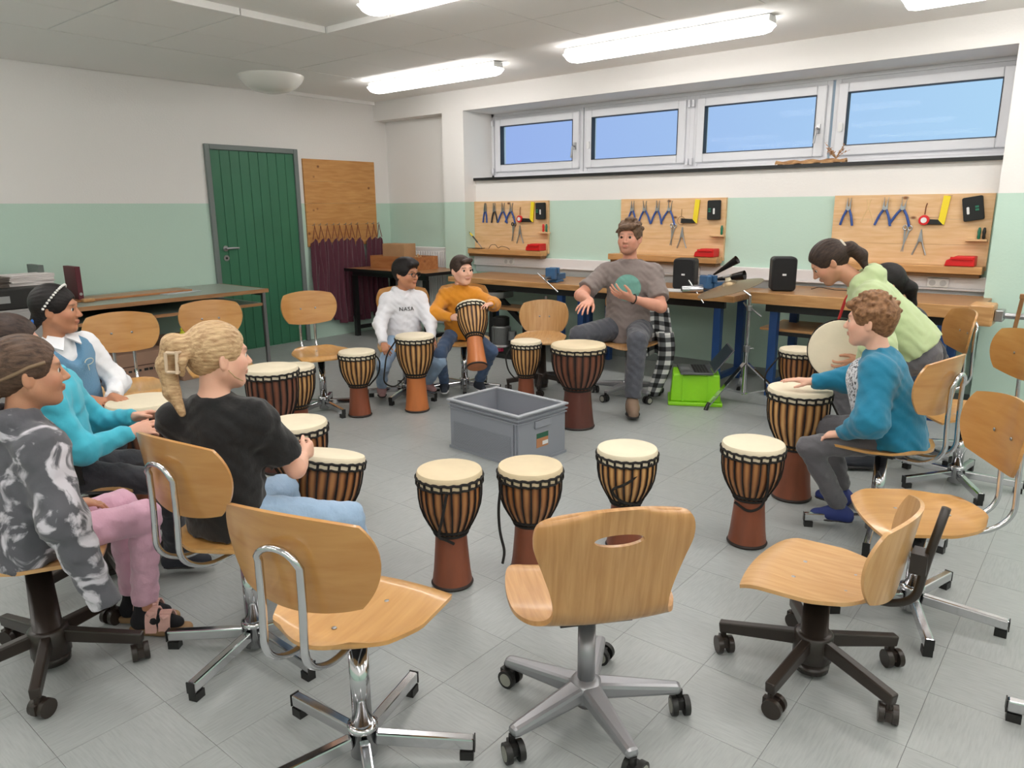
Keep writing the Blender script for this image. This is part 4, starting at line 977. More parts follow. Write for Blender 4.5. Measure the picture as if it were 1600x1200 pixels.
# drums held by people or tilted
drum(0, 0, .50, .118, 'pale', 'orange', 'striped djembe held upright in the arms of the person in orange', 0, base=(-3.51, 3.867, .31), head=(-3.745, 4.07, .76))
drum(0, 0, .50, .140, 'brown', 'red', 'tilted djembe between the knees of the person in the black T-shirt', .2, base=(-2.295, 1.554, .015), head=(-2.31, 1.672, .50))
drum(0, 0, .50, .165, 'brown', 'red', 'djembe tipped over by the person in green, showing its skin head', 0, base=(-1.19, 4.69, .60), head=(-1.135, 4.21, .655), skin=SKIN_D)

# plaid shirt hanging from the chair of the person in grey
PL = M('black_white_plaid', (200, 200, 198), .85); n_, l_, b_ = nodes_of(PL)
tc = n_.new('ShaderNodeTexCoord'); sx = n_.new('ShaderNodeSeparateXYZ'); l_.new(tc.outputs['UV'], sx.inputs[0])
ws = []
for ax in ('X', 'Y'):
    m1 = n_.new('ShaderNodeMath'); m1.operation = 'FRACT'; m0 = n_.new('ShaderNodeMath'); m0.operation = 'MULTIPLY'; m0.inputs[1].default_value = 1.0
    l_.new(sx.outputs[ax], m0.inputs[0]); l_.new(m0.outputs[0], m1.inputs[0]); m2 = n_.new('ShaderNodeMath'); m2.operation = 'GREATER_THAN'; m2.inputs[1].default_value = .5; l_.new(m1.outputs[0], m2.inputs[0]); ws.append(m2)
sm = n_.new('ShaderNodeMath'); sm.operation = 'ADD'; l_.new(ws[0].outputs[0], sm.inputs[0]); l_.new(ws[1].outputs[0], sm.inputs[1])
hf = n_.new('ShaderNodeMath'); hf.operation = 'MULTIPLY'; hf.inputs[1].default_value = .5; l_.new(sm.outputs[0], hf.inputs[0])
rp = n_.new('ShaderNodeValToRGB'); e = rp.color_ramp.elements; rp.color_ramp.interpolation = 'CONSTANT'
e[0].position = 0; e[0].color = srgb(205, 206, 204); e[1].position = .75; e[1].color = srgb(24, 24, 26); q = e.new(.25); q.color = srgb(96, 98, 100)
l_.new(hf.outputs[0], rp.inputs[0]); l_.new(rp.outputs[0], b_.inputs['Base Color'])
def cloth_uv(name, fn, nu, nv, th, su, sv, parent):
    mb = MB().sheet(fn, nu, nv, th); me = mb.mesh(name, PL, True); uv = me.uv_layers.new(name='UVMap')
    N = (nu+1)*(nv+1)
    for lp in me.loops:
        i = lp.vertex_index % N; uv.data[lp.index].uv = ((i % (nu+1))/nu*su, (i//(nu+1))/nv*sv)
    return link(name, me, parent)
t = thing('plaid_shirt', "black and white plaid shirt hanging from the chair of the person in grey", 'shirt', (-2.66, 4.92, 0), R(30))
def pf(u, v):
    s = 2*u-1; z = .70 - .36*v; w = .10 + .03*math.sin(v*2)
    return (s*w + .02*v, -.02 + .03*math.sin(s*5+v*2)*v + .06*v, z - .05*abs(s)*v), (-.3*math.cos(s*5), -1, .1)
cloth_uv('shirt_body', pf, 20, 24, .006, 3.2, 5.5, t)
def pf3(u, v):
    a = 2*PI*u; z = .52 - .49*v; r = .062 - .012*v + .008*math.sin(3*a+6*v)
    return (.075 + .02*math.sin(4*v) - .05*v*v + r*math.cos(a), -.05 + .55*r*math.sin(a), z), (math.cos(a), math.sin(a), 0)
cloth_uv('sleeve', pf3, 24, 28, .004, 4.0, 7.0, t)
def pf4(u, v):
    s = 2*u-1; return (-.13 + .07*s + .02*v, -.08 + .02*math.sin(s*4), .46 - .16*v*(1-.3*s)), (0, -1, .1)
cloth_uv('shirt_tail', pf4, 12, 12, .006, 2.2, 2.4, t)
# ------------------------------------------------------------------ people: smooth bodies grown from distance fields
def v3(p): return np.array(p, float)
def nrm(p): p = v3(p); return p/max(1e-9, np.linalg.norm(p))
class F:
    """distance field made of rounded cones and ellipsoids joined smoothly"""
    def __init__(s): s.p = []
    def cone(s, a, b, ra, rb, k=.02, flat=None, op=1, cap=None):
        s.p.append(('c', v3(a), v3(b), ra, rb, k, None if flat is None else (nrm(flat[0]), flat[1]), op, cap)); return s
    def ell(s, c, r, k=.02, rot=None, op=1):
        s.p.append(('e', v3(c), v3(r), np.eye(3) if rot is None else np.array(rot), None, k, None, op, None)); return s
    def cut(s, pt, n):      # keep the side the normal points to
        s.p.append(('h', v3(pt), nrm(n), None, None, 0, None, 2, None)); return s
    @staticmethod
    def d1(p, X):
        if p[0] == 'c':
            _, a, b, ra, rb, k, fl, op, cap = p
            Y = X - a.astype(np.float32)
            ba = (b-a).astype(np.float32); L2 = max(float(ba@ba), 1e-12)
            yb = Y@ba; yy = np.einsum('ij,ij->i', Y, Y)
            if fl is not None:
                n = fl[0].astype(np.float32); m = fl[1]; q = Y@n
                yy = yy + q*q*(m*m-1); yb = yb + q*float((m-1)*(n@ba))
            t0 = yb/L2; t = np.minimum(np.maximum(t0, 0), 1)
            d = np.sqrt(np.maximum(yy - 2*t*yb + t*t*L2, 0)) - (ra + (rb-ra)*t)
            if fl is not None: d = d/(fl[1]**.5)
            if cap: d = np.maximum(d, (t0-cap)*math.sqrt(L2))
            return d
        if p[0] == 'e':
            Y = (X - p[1].astype(np.float32)) @ (p[3]/p[2]).astype(np.float32); k0 = np.sqrt(np.einsum('ij,ij->i', Y, Y)); Y = Y/p[2].astype(np.float32); k1 = np.sqrt(np.einsum('ij,ij->i', Y, Y))
            return k0*(k0-1)/np.maximum(k1, 1e-9)
        return -((X - p[1].astype(np.float32)) @ p[2].astype(np.float32))
    def ev(s, X, use=None):
        X = X.astype(np.float32); d = np.full(len(X), 1.0, np.float32)
        for i, p in enumerate(s.p):
            if use is not None and not use[i]: continue
            e = s.d1(p, X); op = p[7]; k = p[5]
            if op == 1:
                if k > 0:
                    h = np.minimum(np.maximum(.5 + (d-e)*(.5/k), 0), 1); d = d + (e-d)*h - k*h*(1-h)
                else: d = np.minimum(d, e)
            elif op == -1:
                if k > 0:
                    h = np.minimum(np.maximum(.5 - (d+e)*(.5/k), 0), 1); d = d + (-e-d)*h + k*h*(1-h)
                else: d = np.maximum(d, -e)
            else: d = np.maximum(d, e)
        return d
    def bounds(s):
        lo, hi = [], []
        for p in s.p:
            if p[7] != 1: continue
            if p[0] == 'c':
                r = max(p[3], p[4]); lo.append(np.minimum(p[1], p[2])-r); hi.append(np.maximum(p[1], p[2])+r)
            else:
                r = p[2].max(); lo.append(p[1]-r); hi.append(p[1]+r)
        return np.min(lo, 0)-.02, np.max(hi, 0)+.02
    def mesh(s, h, disp=None):
        lo, hi = s.bounds(); B = 14
        nb = np.maximum(1, np.ceil((hi-lo)/(h*B)).astype(int)); n = nb*B
        G = np.empty(tuple(n), np.float32)
        ii = np.stack(np.meshgrid(*[np.arange(q) for q in nb], indexing='ij'), -1).reshape(-1, 3)
        cen = lo + (ii*B + (B-1)/2)*h; hd = h*B*.5*1.74
        dall = s.ev(cen)
        dp = np.stack([s.d1(p, cen.astype(np.float32)) for p in s.p], 1)
        un = np.array([p[7] == 1 for p in s.p])
        dm = np.where(un, dp, 9).min(1)
        ks = np.array([p[5] for p in s.p])
        off = np.stack(np.meshgrid(*[np.arange(B)]*3, indexing='ij'), -1).reshape(-1, 3)*h
        for q in range(len(ii)):
            a = ii[q]*B; sl = tuple(slice(a[j], a[j]+B) for j in range(3))
            if abs(dall[q]) > hd*1.3 + .014: G[sl] = dall[q]; continue
            use = np.where(un, dp[q] < dm[q] + 2*hd*1.25 + ks + .01, dp[q] < hd*1.6 + .04)
            for i, p in enumerate(s.p):
                if p[0] == 'h': use[i] = True
            X = lo + a*h + off
            d = s.ev(X, use)
            if disp is not None: d = d + disp(X)
            G[sl] = d.reshape(B, B, B)
        return surf(G, lo, h)
def surf(G, lo, h):
    S = G < 0
    c = np.zeros(tuple(np.array(G.shape)-1), np.int8)
    for i in (0, 1):
        for j in (0, 1):
            for k in (0, 1):
                c += S[i:G.shape[0]-1+i, j:G.shape[1]-1+j, k:G.shape[2]-1+k]
    act = np.argwhere((c > 0) & (c < 8))
    idx = -np.ones(c.shape, np.int64); idx[tuple(act.T)] = np.arange(len(act))
    P = np.zeros((len(act), 3)); W = np.zeros(len(act))
    cor = [(0,0,0),(1,0,0),(0,1,0),(1,1,0),(0,0,1),(1,0,1),(0,1,1),(1,1,1)]
    for a, b in ((0,1),(2,3),(4,5),(6,7),(0,2),(1,3),(4,6),(5,7),(0,4),(1,5),(2,6),(3,7)):
        A, Bc = np.array(cor[a]), np.array(cor[b])
        ga = G[tuple((act+A).T)]; gb = G[tuple((act+Bc).T)]; m = (ga < 0) != (gb < 0)
        t = np.where(m, ga/np.where(m, ga-gb, 1), 0)
        P += np.where(m[:, None], A + (Bc-A)*t[:, None], 0); W += m
    V = lo + (act + P/np.maximum(W, 1)[:, None])*h
    fs = []
    for ax in range(3):
        sl0 = [slice(None)]*3; sl1 = [slice(None)]*3; sl0[ax] = slice(0, -1); sl1[ax] = slice(1, None)
        e = np.argwhere(S[tuple(sl0)] != S[tuple(sl1)])
        o1, o2 = (ax+1) % 3, (ax+2) % 3
        e = e[(e[:, o1] > 0) & (e[:, o2] > 0) & (e[:, o1] < c.shape[o1]) & (e[:, o2] < c.shape[o2])]
        u = np.zeros(3, int); u[o1] = 1; w = np.zeros(3, int); w[o2] = 1
        q = np.stack([idx[tuple((e-u-w).T)], idx[tuple((e-w).T)], idx[tuple(e.T)], idx[tuple((e-u).T)]], 1)
        flip = ~S[tuple(e.T)]
        q[flip] = q[flip][:, ::-1]
        fs.append(q)
    Q = np.concatenate(fs); Q = Q[(Q >= 0).all(1)]
    for _ in range(2):     # light smoothing
        acc = np.zeros_like(V); cnt = np.zeros(len(V))
        for a in range(4):
            b = (a+1) % 4
            np.add.at(acc, Q[:, a], V[Q[:, b]]); np.add.at(cnt, Q[:, a], 1)
        V = V*.55 + acc/np.maximum(cnt, 1)[:, None]*.45
    return V, Q
def np_mesh(name, V, Q, mat):
    me = bpy.data.meshes.new(name)
    me.vertices.add(len(V)); me.vertices.foreach_set('co', V.astype(np.float32).ravel())
    me.loops.add(len(Q)*4); me.loops.foreach_set('vertex_index', Q.astype(np.int32).ravel())
    me.polygons.add(len(Q)); me.polygons.foreach_set('loop_start', np.arange(0, len(Q)*4, 4, dtype=np.int32))
    me.update(calc_edges=True); me.polygons.foreach_set('use_smooth', [True]*len(Q))
    me.materials.append(mat); return me
def child_world(name, me, root):
    o = bpy.data.objects.new(name, me); C.objects.link(o); o.parent = root
    o.matrix_parent_inverse = Matrix.Translation(root.location).inverted()
    return o
def skin_mat(name, col, lip):
    m = M(name, col, .5, bump=(220, .06)); n, l, b = nodes_of(m)
    b.inputs['Subsurface Weight'].default_value = .12; b.inputs['Subsurface Radius'].default_value = (.012, .005, .003); b.inputs['Subsurface Scale'].default_value = .5
    at = n.new('ShaderNodeAttribute'); at.attribute_name = 'tint'
    mx = n.new('ShaderNodeMix'); mx.data_type = 'RGBA'; mx.blend_type = 'MIX'; mx.inputs[6].default_value = srgb(*col)
    l.new(at.outputs['Alpha'], mx.inputs['Factor']); l.new(at.outputs['Color'], mx.inputs[7]); l.new(mx.outputs[2], b.inputs['Base Color'])
    return m
def hair_mat(name, dark, light, stretch=(14, 2, 14)):
    m = wood(name, light, dark, 9, stretch, .42, 0, amount=(.3, .75)); n, l, b = nodes_of(m)
    tc = n.new('ShaderNodeTexCoord'); mp = n.new('ShaderNodeMapping'); nz = n.new('ShaderNodeTexNoise'); bp = n.new('ShaderNodeBump')
    mp.inputs['Scale'].default_value = tuple(q*1.6 for q in stretch); nz.inputs['Scale'].default_value = 26; bp.inputs['Strength'].default_value = .4; bp.inputs['Distance'].default_value = .004; b.inputs['Specular IOR Level'].default_value = .3; b.inputs['Roughness'].default_value = .5
    l.new(tc.outputs['Object'], mp.inputs[0]); l.new(mp.outputs[0], nz.inputs['Vector']); l.new(nz.outputs['Fac'], bp.inputs['Height']); l.new(bp.outputs[0], b.inputs['Normal'])
    return m
def cloth_mat(name, col, rough=.9, scale=26, strength=.25, sheen=.2):
    return M(name, col, rough, var=(5, .05), bump=(scale, strength, (1, 1, 1), .012), sheen=sheen)
EYEW = M('eye_white', (225, 222, 216), .25); IRIS = M('dark_iris', (44, 30, 22), .2)

def ik(a, t, l1, l2, pole):
    a, t, pole = v3(a), v3(t), nrm(pole); d = t-a; L = np.linalg.norm(d)
    if L > (l1+l2)*.985: t = a + d/L*(l1+l2)*.985; d = t-a; L = np.linalg.norm(d)
    u = d/L; x = (l1*l1-l2*l2+L*L)/(2*L); hh = math.sqrt(max(1e-8, l1*l1-x*x))
    w = pole - u*(pole@u); w = nrm(w)
    return a + u*x + w*hh, t
def rotm(yaw, pitch=0, roll=0):
    """columns right, forward, up ; yaw about z, pitch tilts the face down when positive"""
    return np.array(Matrix.Rotation(yaw, 3, 'Z') @ Matrix.Rotation(-pitch, 3, 'X') @ Matrix.Rotation(roll, 3, 'Y'))
def head_prims(f, T, hs, old=False):
    """T(local)->world ; local units for an adult head 0.23 m high"""
    Rm = T.R
    def E(c, r, k=.015, op=1, rot=None): f.ell(T(c), v3(r)*hs, k*hs, Rm if rot is None else Rm@rot, op)
    def Cn(a, b, ra, rb, k=.012, op=1): f.cone(T(a), T(b), ra*hs, rb*hs, k*hs, None, op)
    E((0, -.012, .034), (.0745, .093, .083))
    E((0, .03, -.03), (.058, .058, .078), .03)
    Cn((-.05, .005, -.045), (-.018, .062, -.086), .022, .019, .03); Cn((.05, .005, -.045), (.018, .062, -.086), .022, .019, .03)
    E((0, .068, -.09), (.02, .018, .016), .02)
    for s in (-1, 1):
        E((s*.036, .06, -.022), (.026, .026, .026), .03)
        E((s*.031, .098, .009), (.0155, .015, .0085), .012, -1)
    Cn((-.036, .078, .030), (.036, .078, .030), .011, .011, .02)
    Cn((0, .087, .014), (0, .109, -.022), .0065, .0105, .012)
    for s in (-1, 1): E((s*.010, .099, -.027), (.0075, .009, .0065), .008)
    E((0, .093, -.049), (.022, .009, .0055), .006); E((0, .0915, -.060), (.019, .009, .0062), .006)
    for s in (-1, 1):
        rr = np.array(Matrix.Rotation(s*R(22), 3, 'Z'))
        E((s*.078, -.008, -.006), (.0075, .019, .031), .006, 1, rr)
        E((s*.086, -.002, -.002), (.006, .010, .017), .006, -1, rr)
class Tf:
    def __init__(s, o, Rm, sc): s.o = v3(o); s.R = np.array(Rm); s.s = sc
    def __call__(s, p): return s.o + s.R @ (v3(p)*s.s)
    def inv(s, X): return ((X - s.o) @ s.R)/s.s
def hand_prims(f, w, fd, pn, side, S, curl=.35, spread=.12, thumb=.6, curls=None):
    """w wrist, fd finger direction, pn palm normal (out of the palm), side +1 thumb on +x side of (fd x pn)"""
    y = nrm(fd); z = v3(pn) - y*(v3(pn)@y); z = nrm(z); x = np.cross(y, z)*side
    P = lambda a, b, c_: w + (x*a + y*b + z*c_)*S
    kn = [(.030, .088), (.010, .094), (-.011, .091), (-.030, .082)]
    for (kx, ky) in kn: f.cone(P(kx*.5, .008, 0), P(kx, ky, -.002), .0155*S, .0125*S, .012)
    ln = [(.042, .026, .020), (.047, .030, .021), (.043, .028, .020), (.033, .021, .018)]
    for i, ((kx, ky), L) in enumerate(zip(kn, ln)):
        c0 = (curls[i] if curls else curl); a = c0*.7; p = P(kx, ky, -.002); r = .0088*S
        sp = spread*(1.5-i)/1.5
        for j, l in enumerate(L):
            d = y*math.cos(a) + z*math.sin(a); d = nrm(d + x*sp*math.cos(a)); q = p + d*l*S
            f.cone(p, q, r, r*.92, .004); p = q; r *= .92; a += c0*1.15
    t0 = P(.022, .022, .006); d = nrm(x*thumb + y*.75 + z*.35); t1 = t0 + d*.038*S; d2 = nrm(x*thumb*.55 + y*.95 + z*.35); t2 = t1 + d2*.032*S; d3 = nrm(x*thumb*.3 + y + z*.35); t3 = t2 + d3*.024*S
    f.cone(t0, t1, .0145*S, .0115*S, .012).cone(t1, t2, .011*S, .0098*S, .004).cone(t2, t3, .0098*S, .0085*S, .004)

PEOPLE = {}
def person(label, P, yaw, S, hs, skin, top, pants, lean=.1, side=0., head=(0, 0, 0), headoff=(0, 0, 0), shw=.172,
           wr=None, wl=None, pr=(.6, -.5, -.4), pl=(-.6, -.5, -.4), ar=None, al=None, kr=(.15, 1, .6), kl=(-.15, 1, .6),
           hr=((0, 1, -.2), (0, 0, -1), .4), hl=((0, 1, -.2), (0, 0, -1), .4), fat=1.0, sleeve='long', h=.0052, hc=.0075, tuck=0, twist=0,
           sole=None, shoe_dir=None, brow=(40, 28, 22), lip=(170, 92, 84), stubble=None, hood=False, hem=.05, hands=(True, True), collar=0, sleeve_r=1.0, loose=0., seat=None):
    """P hip centre. wr/wl wrists and ar/al ankles in the room; poles and hand directions right, forward, up of the person; yaw in degrees"""
    P = v3(P); Rb = rotm(R(yaw)); L = lambda p: P + Rb @ v3(p); Dd = lambda p: Rb @ v3(p)
    root = thing('person', label, 'person', (P[0], P[1], 0.0))
    Rt = Rb @ np.array(Matrix.Rotation(-lean, 3, 'X') @ Matrix.Rotation(side, 3, 'Y'))
    ut, ft = Rt[:, 2], Rt[:, 1]; Rs = Rt @ np.array(Matrix.Rotation(twist, 3, 'Z')); rt = Rs[:, 0]
    TL = .455*S
    waist = P + ut*TL*.36 + ft*.0; chest = P + ut*TL*.74 + ft*.005*S; sc_ = P + ut*TL
    shR, shL = sc_ + rt*shw*S - ut*.042*S, sc_ - rt*shw*S - ut*.042*S
    neck = sc_ + ut*.045*S - ft*.005
    Rh = rotm(R(head[0]), R(head[1]), R(head[2]))
    hc_ = neck + ut*.075*S + Rh[:, 2]*.085*hs + Rh[:, 1]*.028*hs + Rb @ v3(headoff)
    TH = Tf(hc_, Rh, hs)
    LS = S*1.1 if S < .9 else S; ua, fa, th, sh = .295*S, .255*S, .43*LS, .42*LS
    eR, WR = ik(shR, v3(wr), ua, fa, Dd(pr)); eL, WL = ik(shL, v3(wl), ua, fa, Dd(pl))
    hpR, hpL = P + Rb[:, 0]*.085*S, P - Rb[:, 0]*.085*S
    kR, AR = ik(hpR, v3(ar), th, sh, Dd(kr)); kL, AL = ik(hpL, v3(al), th, sh, Dd(kl))
    fl = (ft, 1.5)
    # ---- body
    f = F()
    f.cone(P, waist, .115*S*fat, .105*S*fat, .03, fl).cone(waist, chest, .105*S*fat, .125*S*fat, .04, fl)
    f.cone(shR, shL, .048*S, .048*S, .06)
    for q_ in (shR, shL): f.cone(neck - ut*.02*S, q_, .045*S, .042*S, .04)
    f.cone(neck - ut*.05*S, TH((0, -.018, -.045)), .054*S**.5*.95, .046*hs, .025)
    for a, e, w in ((shR, eR, WR), (shL, eL, WL)):
        f.cone(a, e, .046*S*fat, .038*S*fat, .03).cone(e, w, .037*S*fat, .025*S, .02)
        m_ = e + (w-e)*.28; f.cone(m_, e+(w-e)*.5, .038*S*fat, .032*S, .02)
    for a, k_, an in ((hpR, kR, AR), (hpL, kL, AL)):
        f.cone(a, k_, .068*S*fat, .048*S, .03).cone(k_, an, .045*S, .032*S, .02)
    head_prims(f, TH, hs)
    for (w, e, hd, sd, on) in ((WR, eR, hr, 1, hands[0]), (WL, eL, hl, -1, hands[1])):
        if on: hand_prims(f, w, Dd(hd[0]), Dd(hd[1]), sd, S*1.0, hd[2], *(hd[3:] if len(hd) > 3 else ()))
    V, Q = f.mesh(h)
    me = np_mesh('body', V, Q, skin)
    q = TH.inv(V); tint = np.zeros((len(V), 4), np.float32)
    def blob(c_, r_, col, amt):
        d = np.sqrt((((q - v3(c_))/v3(r_))**2).sum(1)); w = np.clip((1.25-d)/.5, 0, 1)*amt
        m = w > tint[:, 3]; tint[m, :3] = srgb(*col)[:3]; tint[m, 3] = w[m]
    blob((0, .095, -.055), (.022, .02, .009), lip, .5)
    for s in (-1, 1):
        blob((s*.034, .088, .0315), (.021, .022, .0052), brow, .6)
        blob((s*.05, .055, -.02), (.022, .03, .02), (200, 120, 104), .22)
    if stubble: blob((0, .06, -.085), (.06, .07, .035), stubble, .45); blob((0, .1, -.041), (.03, .02, .007), stubble, .4)
    at = me.color_attributes.new('tint', 'FLOAT_COLOR', 'POINT'); at.data.foreach_set('color', tint.ravel())
    body = child_world('body', me, root)
    for s in (-1, 1):
        c_ = TH((s*.031, .0772, .0085)); o = MB().lathe([(.0005, -.0118), (.006, -.0102), (.0102, -.006), (.0118, 0), (.0105, .0053), (.0098, .0066)], 16).build('eyeball', EYEW, root, smooth=True)
        o.location = Vector(c_) - root.location; o.rotation_mode = 'QUATERNION'; o.rotation_quaternion = Vector((0, 0, 1)).rotation_difference(Vector(Rh[:, 1])); o.scale = (hs,)*3
        MB().lathe([(.0098, .0066), (.0075, .0092), (.0005, .0119)], 16).build('iris', IRIS, o, smooth=True)
    # ---- upper garment
    g = F(); o_ = .012*S**.5; lo_ = loose
    g.cone(P + ut*hem*.2, waist, (.132*S*fat+o_+lo_), .120*S*fat+o_+lo_*1.3, .03, (ft, 1.36)).cone(waist, chest, .120*S*fat+o_+lo_*1.3, .138*S*fat+o_+lo_*.7, .05, (ft, 1.36))
    g.cone(shR - ut*.008, shL - ut*.008, .047*S+o_+lo_*.3, .047*S+o_+lo_*.3, .06)
    for q_ in (shR, shL): g.cone(neck - ut*.03*S, q_, .052*S, .043*S+o_*.8, .04)
    if hem: g.cone(P - ut*hem, P + ut*.05, .148*S*fat+o_+lo_*.6, .14*S*fat+o_+lo_, .03, (ft, 1.22))
    if seat == 'hip': g.cut(P + ut*.015, ut)
    elif seat: g.cut((0, 0, seat), (0, 0, 1))
    for a, e, w, on in ((shR, eR, WR, hands[0]), (shL, eL, WL, hands[1])):
        if not on: g.cone(e+(w-e)*.6, w + nrm(w-e)*.10, .04*S+o_+lo_*.3, .042*S+o_, .02, cap=.98)
        if sleeve == 'long':
            g.cone(a, e, (.047*S*fat+o_+lo_*.4)*sleeve_r**.5, (.044*S*fat+o_*.8+lo_*.4)*sleeve_r, .045).cone(e, w, (.044*S*fat+o_*.8+lo_*.4)*sleeve_r, .033*S+o_*.45+lo_*.15, .03, cap=.97)
            g.cone(e+(w-e)*.88, w, .034*S+o_*.45+lo_*.25, .036*S+o_*.5, .006, cap=1.0)
        elif sleeve == 'short':
            g.cone(a, a+(e-a)*.80, .048*S*fat+o_, .054*S*fat+o_+lo_*.5, .05, cap=.97)
    g.cone(neck - ut*.07*S, neck + ut*(.0 if sleeve == 'short' else .012)*S, .076*S, .066*S, .03, cap=1.0)
    if hood:
        bk = neck - ft*.065*S - ut*.015*S
        g.cone(bk - rt*.055*S, bk + rt*.055*S, .07*S, .07*S, .03, (ut, 1.1))
        for s in (-1, 1):
            g.cone(bk + rt*s*.06*S + ut*.02*S, neck + rt*s*.078*S + ft*.01*S + ut*.012*S, .046*S, .036*S, .015)
            g.cone(neck + rt*s*.078*S + ft*.01*S + ut*.012*S, neck + rt*s*.018*S + ft*.105*S - ut*.055*S, .036*S, .022*S, .012)
        g.cone(neck - ft*.03*S + ut*.03*S, neck - ft*.06*S + ut*.2, .055*S, .08*S, .015, op=-1)
    if collar:
        n_ = 14; cr = .066*S
        for k in range(n_):
            a0, a1 = 2*PI*k/n_, 2*PI*(k+1)/n_
            pt = lambda a: neck + ut*collar*S*.6 + rt*cr*math.cos(a) + ft*cr*math.sin(a)
            g.cone(pt(a0), pt(a1), .018*S, .018*S, .01)
    hx = [0.0]
    def wrinkle(X):
        return .0042*np.sin(X[:, 0]*41+X[:, 2]*62+3*np.sin(X[:, 1]*23)) * np.sin(X[:, 2]*31+X[:, 1]*43+2*np.sin(X[:, 0]*17)) + .0016*np.sin(X[:, 2]*150+5*np.sin(X[:, 0]*30+X[:, 1]*22))
    V, Q = g.mesh(hc, wrinkle)
    gt = child_world(top[0], np_mesh(top[0], V, Q, top[1]), root)
    # ---- trousers
    if pants:
        b = F()
        b.cone(P - Rb[:, 0]*.05*S, P + Rb[:, 0]*.05*S, .115*S*fat, .115*S*fat, .03, (ut, 1.1)).cone(P, P+ut*.07*S, .125*S*fat, .115*S*fat, .03, (ft, 1.4))
        for a, k_, an in ((hpR, kR, AR), (hpL, kL, AL)):
            b.cone(a, k_, .090*S*fat, .068*S, .03).cone(k_, an, .067*S, .055*S, .022, cap=.95)
        b.cut((0, 0, AR[2] - .04), (0, 0, 1))
        V, Q = b.mesh(hc, wrinkle); child_world(pants[0], np_mesh(pants[0], V, Q, pants[1]), root)
    # ---- shoes
    if sole:
        for an, s in ((AR, 1), (AL, -1)):
            fd = nrm(np.array([*(Rb @ v3((s*.18, 1, 0)) if shoe_dir is None else v3(shoe_dir))[:2], 0])); sd = np.cross(fd, (0, 0, 1))
            z0 = an[2] - .075*S
            b = F(); heel = an - fd*.035*S; heel[2] = z0 + .036*S; toe = an + fd*.145*S; toe[2] = z0 + .026*S; mid = an + fd*.05*S; mid[2] = z0+.042*S
            b.cone(heel, mid, .038*S, .042*S, .02).cone(mid, toe, .043*S, .036*S, .03).cone(an + fd*.0, heel, .042*S, .038*S, .03)
            b.cut((0, 0, z0), (0, 0, 1))
            V, Q = b.mesh(hc); so = child_world(sole[0], np_mesh(sole[0], V, Q, sole[1]), root)
            p = F(); a2 = heel.copy(); a2[2] = z0+.004; t2 = toe.copy(); t2[2] = z0+.004
            p.cone(a2, a2+(t2-a2)*.6, .041*S, .046*S, .02).cone(a2+(t2-a2)*.6, t2, .046*S, .039*S, .02).cut((0, 0, z0-.001), (0, 0, 1)).cut((0, 0, z0+.014*S), (0, 0, -1))
            V, Q = p.mesh(hc*.8); child_world('sole', np_mesh('sole', V, Q, sole[2]), root)
    return dict(root=root, TH=TH, Rh=Rh, neck=neck, ut=ut, ft=ft, rt=rt, P=P, sc=sc_, shR=shR, shL=shL, eR=eR, eL=eL, WR=WR, WL=WL, kR=kR, kL=kL, AR=AR, AL=AL, chest=chest, waist=waist, top=gt, S=S, hs=hs, Rb=Rb)
def hair(p, mat, thick=.012, style=None, front=.066, ear=.012, nape=-.075, h=.005, extra=None, name='hair', wav=0, ridge=0):
    """field in head coordinates; the object carries the head frame so the strands follow it"""
    f = F()
    f.ell((0, -.014, .036), (.0745+thick, .093+thick, .083+thick), 0)
    f.cone((0, -.055, .02), (0, -.06, nape+.03), .055, .042, .03, ((0, 1, 0), 1.15))
    if extra: extra(f)
    # face side: cut away what lies in front of / below the hair line
    f.cone((0, .125, front-.075), (0, .125, -.2), .088, .11, .01, op=-1)
    for s in (-1, 1): f.cone((s*.11, .022, ear-.052), (s*.11, .03, -.2), .052, .06, .008, op=-1)
    if style: style(f)
    V, Q = f.mesh(h, (lambda X: ridge*np.sin(np.arctan2(X[:, 0], X[:, 2]-.01)*30 + 2.5*np.sin(X[:, 1]*25))) if ridge else None if not wav else (lambda X: wav*np.sin(X[:, 0]*190+4*np.sin(X[:, 1]*60))*np.sin(X[:, 2]*150+X[:, 1]*120)))
    me = np_mesh(name, V, Q, mat); o = bpy.data.objects.new(name, me); C.objects.link(o); o.parent = p['root']
    TH = p['TH']; Rm = Matrix(TH.R.tolist()).to_4x4()
    o.matrix_basis = Matrix.Translation(Vector(TH.o) - p['root'].location) @ Rm @ Matrix.Scale(TH.s, 4)
    return o
def headpart(p, name, mb, mat, smooth=True, parent=None):
    o = mb.build(name, mat, p['root'], smooth=smooth); TH = p['TH']
    o.matrix_basis = Matrix.Translation(Vector(TH.o) - p['root'].location) @ Matrix(TH.R.tolist()).to_4x4() @ Matrix.Scale(TH.s, 4)
    return o
def worldpart(p, name, mb, mat, smooth=True, bev=0):
    o = mb.build(name, mat, p['root'], smooth=smooth, bev=bev); o.matrix_parent_inverse = Matrix.Translation(p['root'].location).inverted(); return o
SK_LIGHT = skin_mat('skin_light', (222, 168, 144), None); SK_MID = skin_mat('skin_medium', (196, 142, 112), None); SK_TAN = skin_mat('skin_tan', (188, 130, 98), None); SK_PALE = skin_mat('skin_fair', (226, 176, 152), None)
RUB = M('dark_rubber_sole', (40, 38, 38), .7); CORK = M('cork_sole', (150, 118, 84), .8); SOCK = M('black_sock', (28, 28, 32), .9, bump=(300, .4))
DENIM_L = cloth_mat('light_blue_denim', (150, 176, 204), .85, 60, .25); DENIM = cloth_mat('blue_denim', (70, 92, 124), .85, 60, .25); DENIM_D = cloth_mat('washed_black_denim', (76, 78, 86), .85, 60, .25)
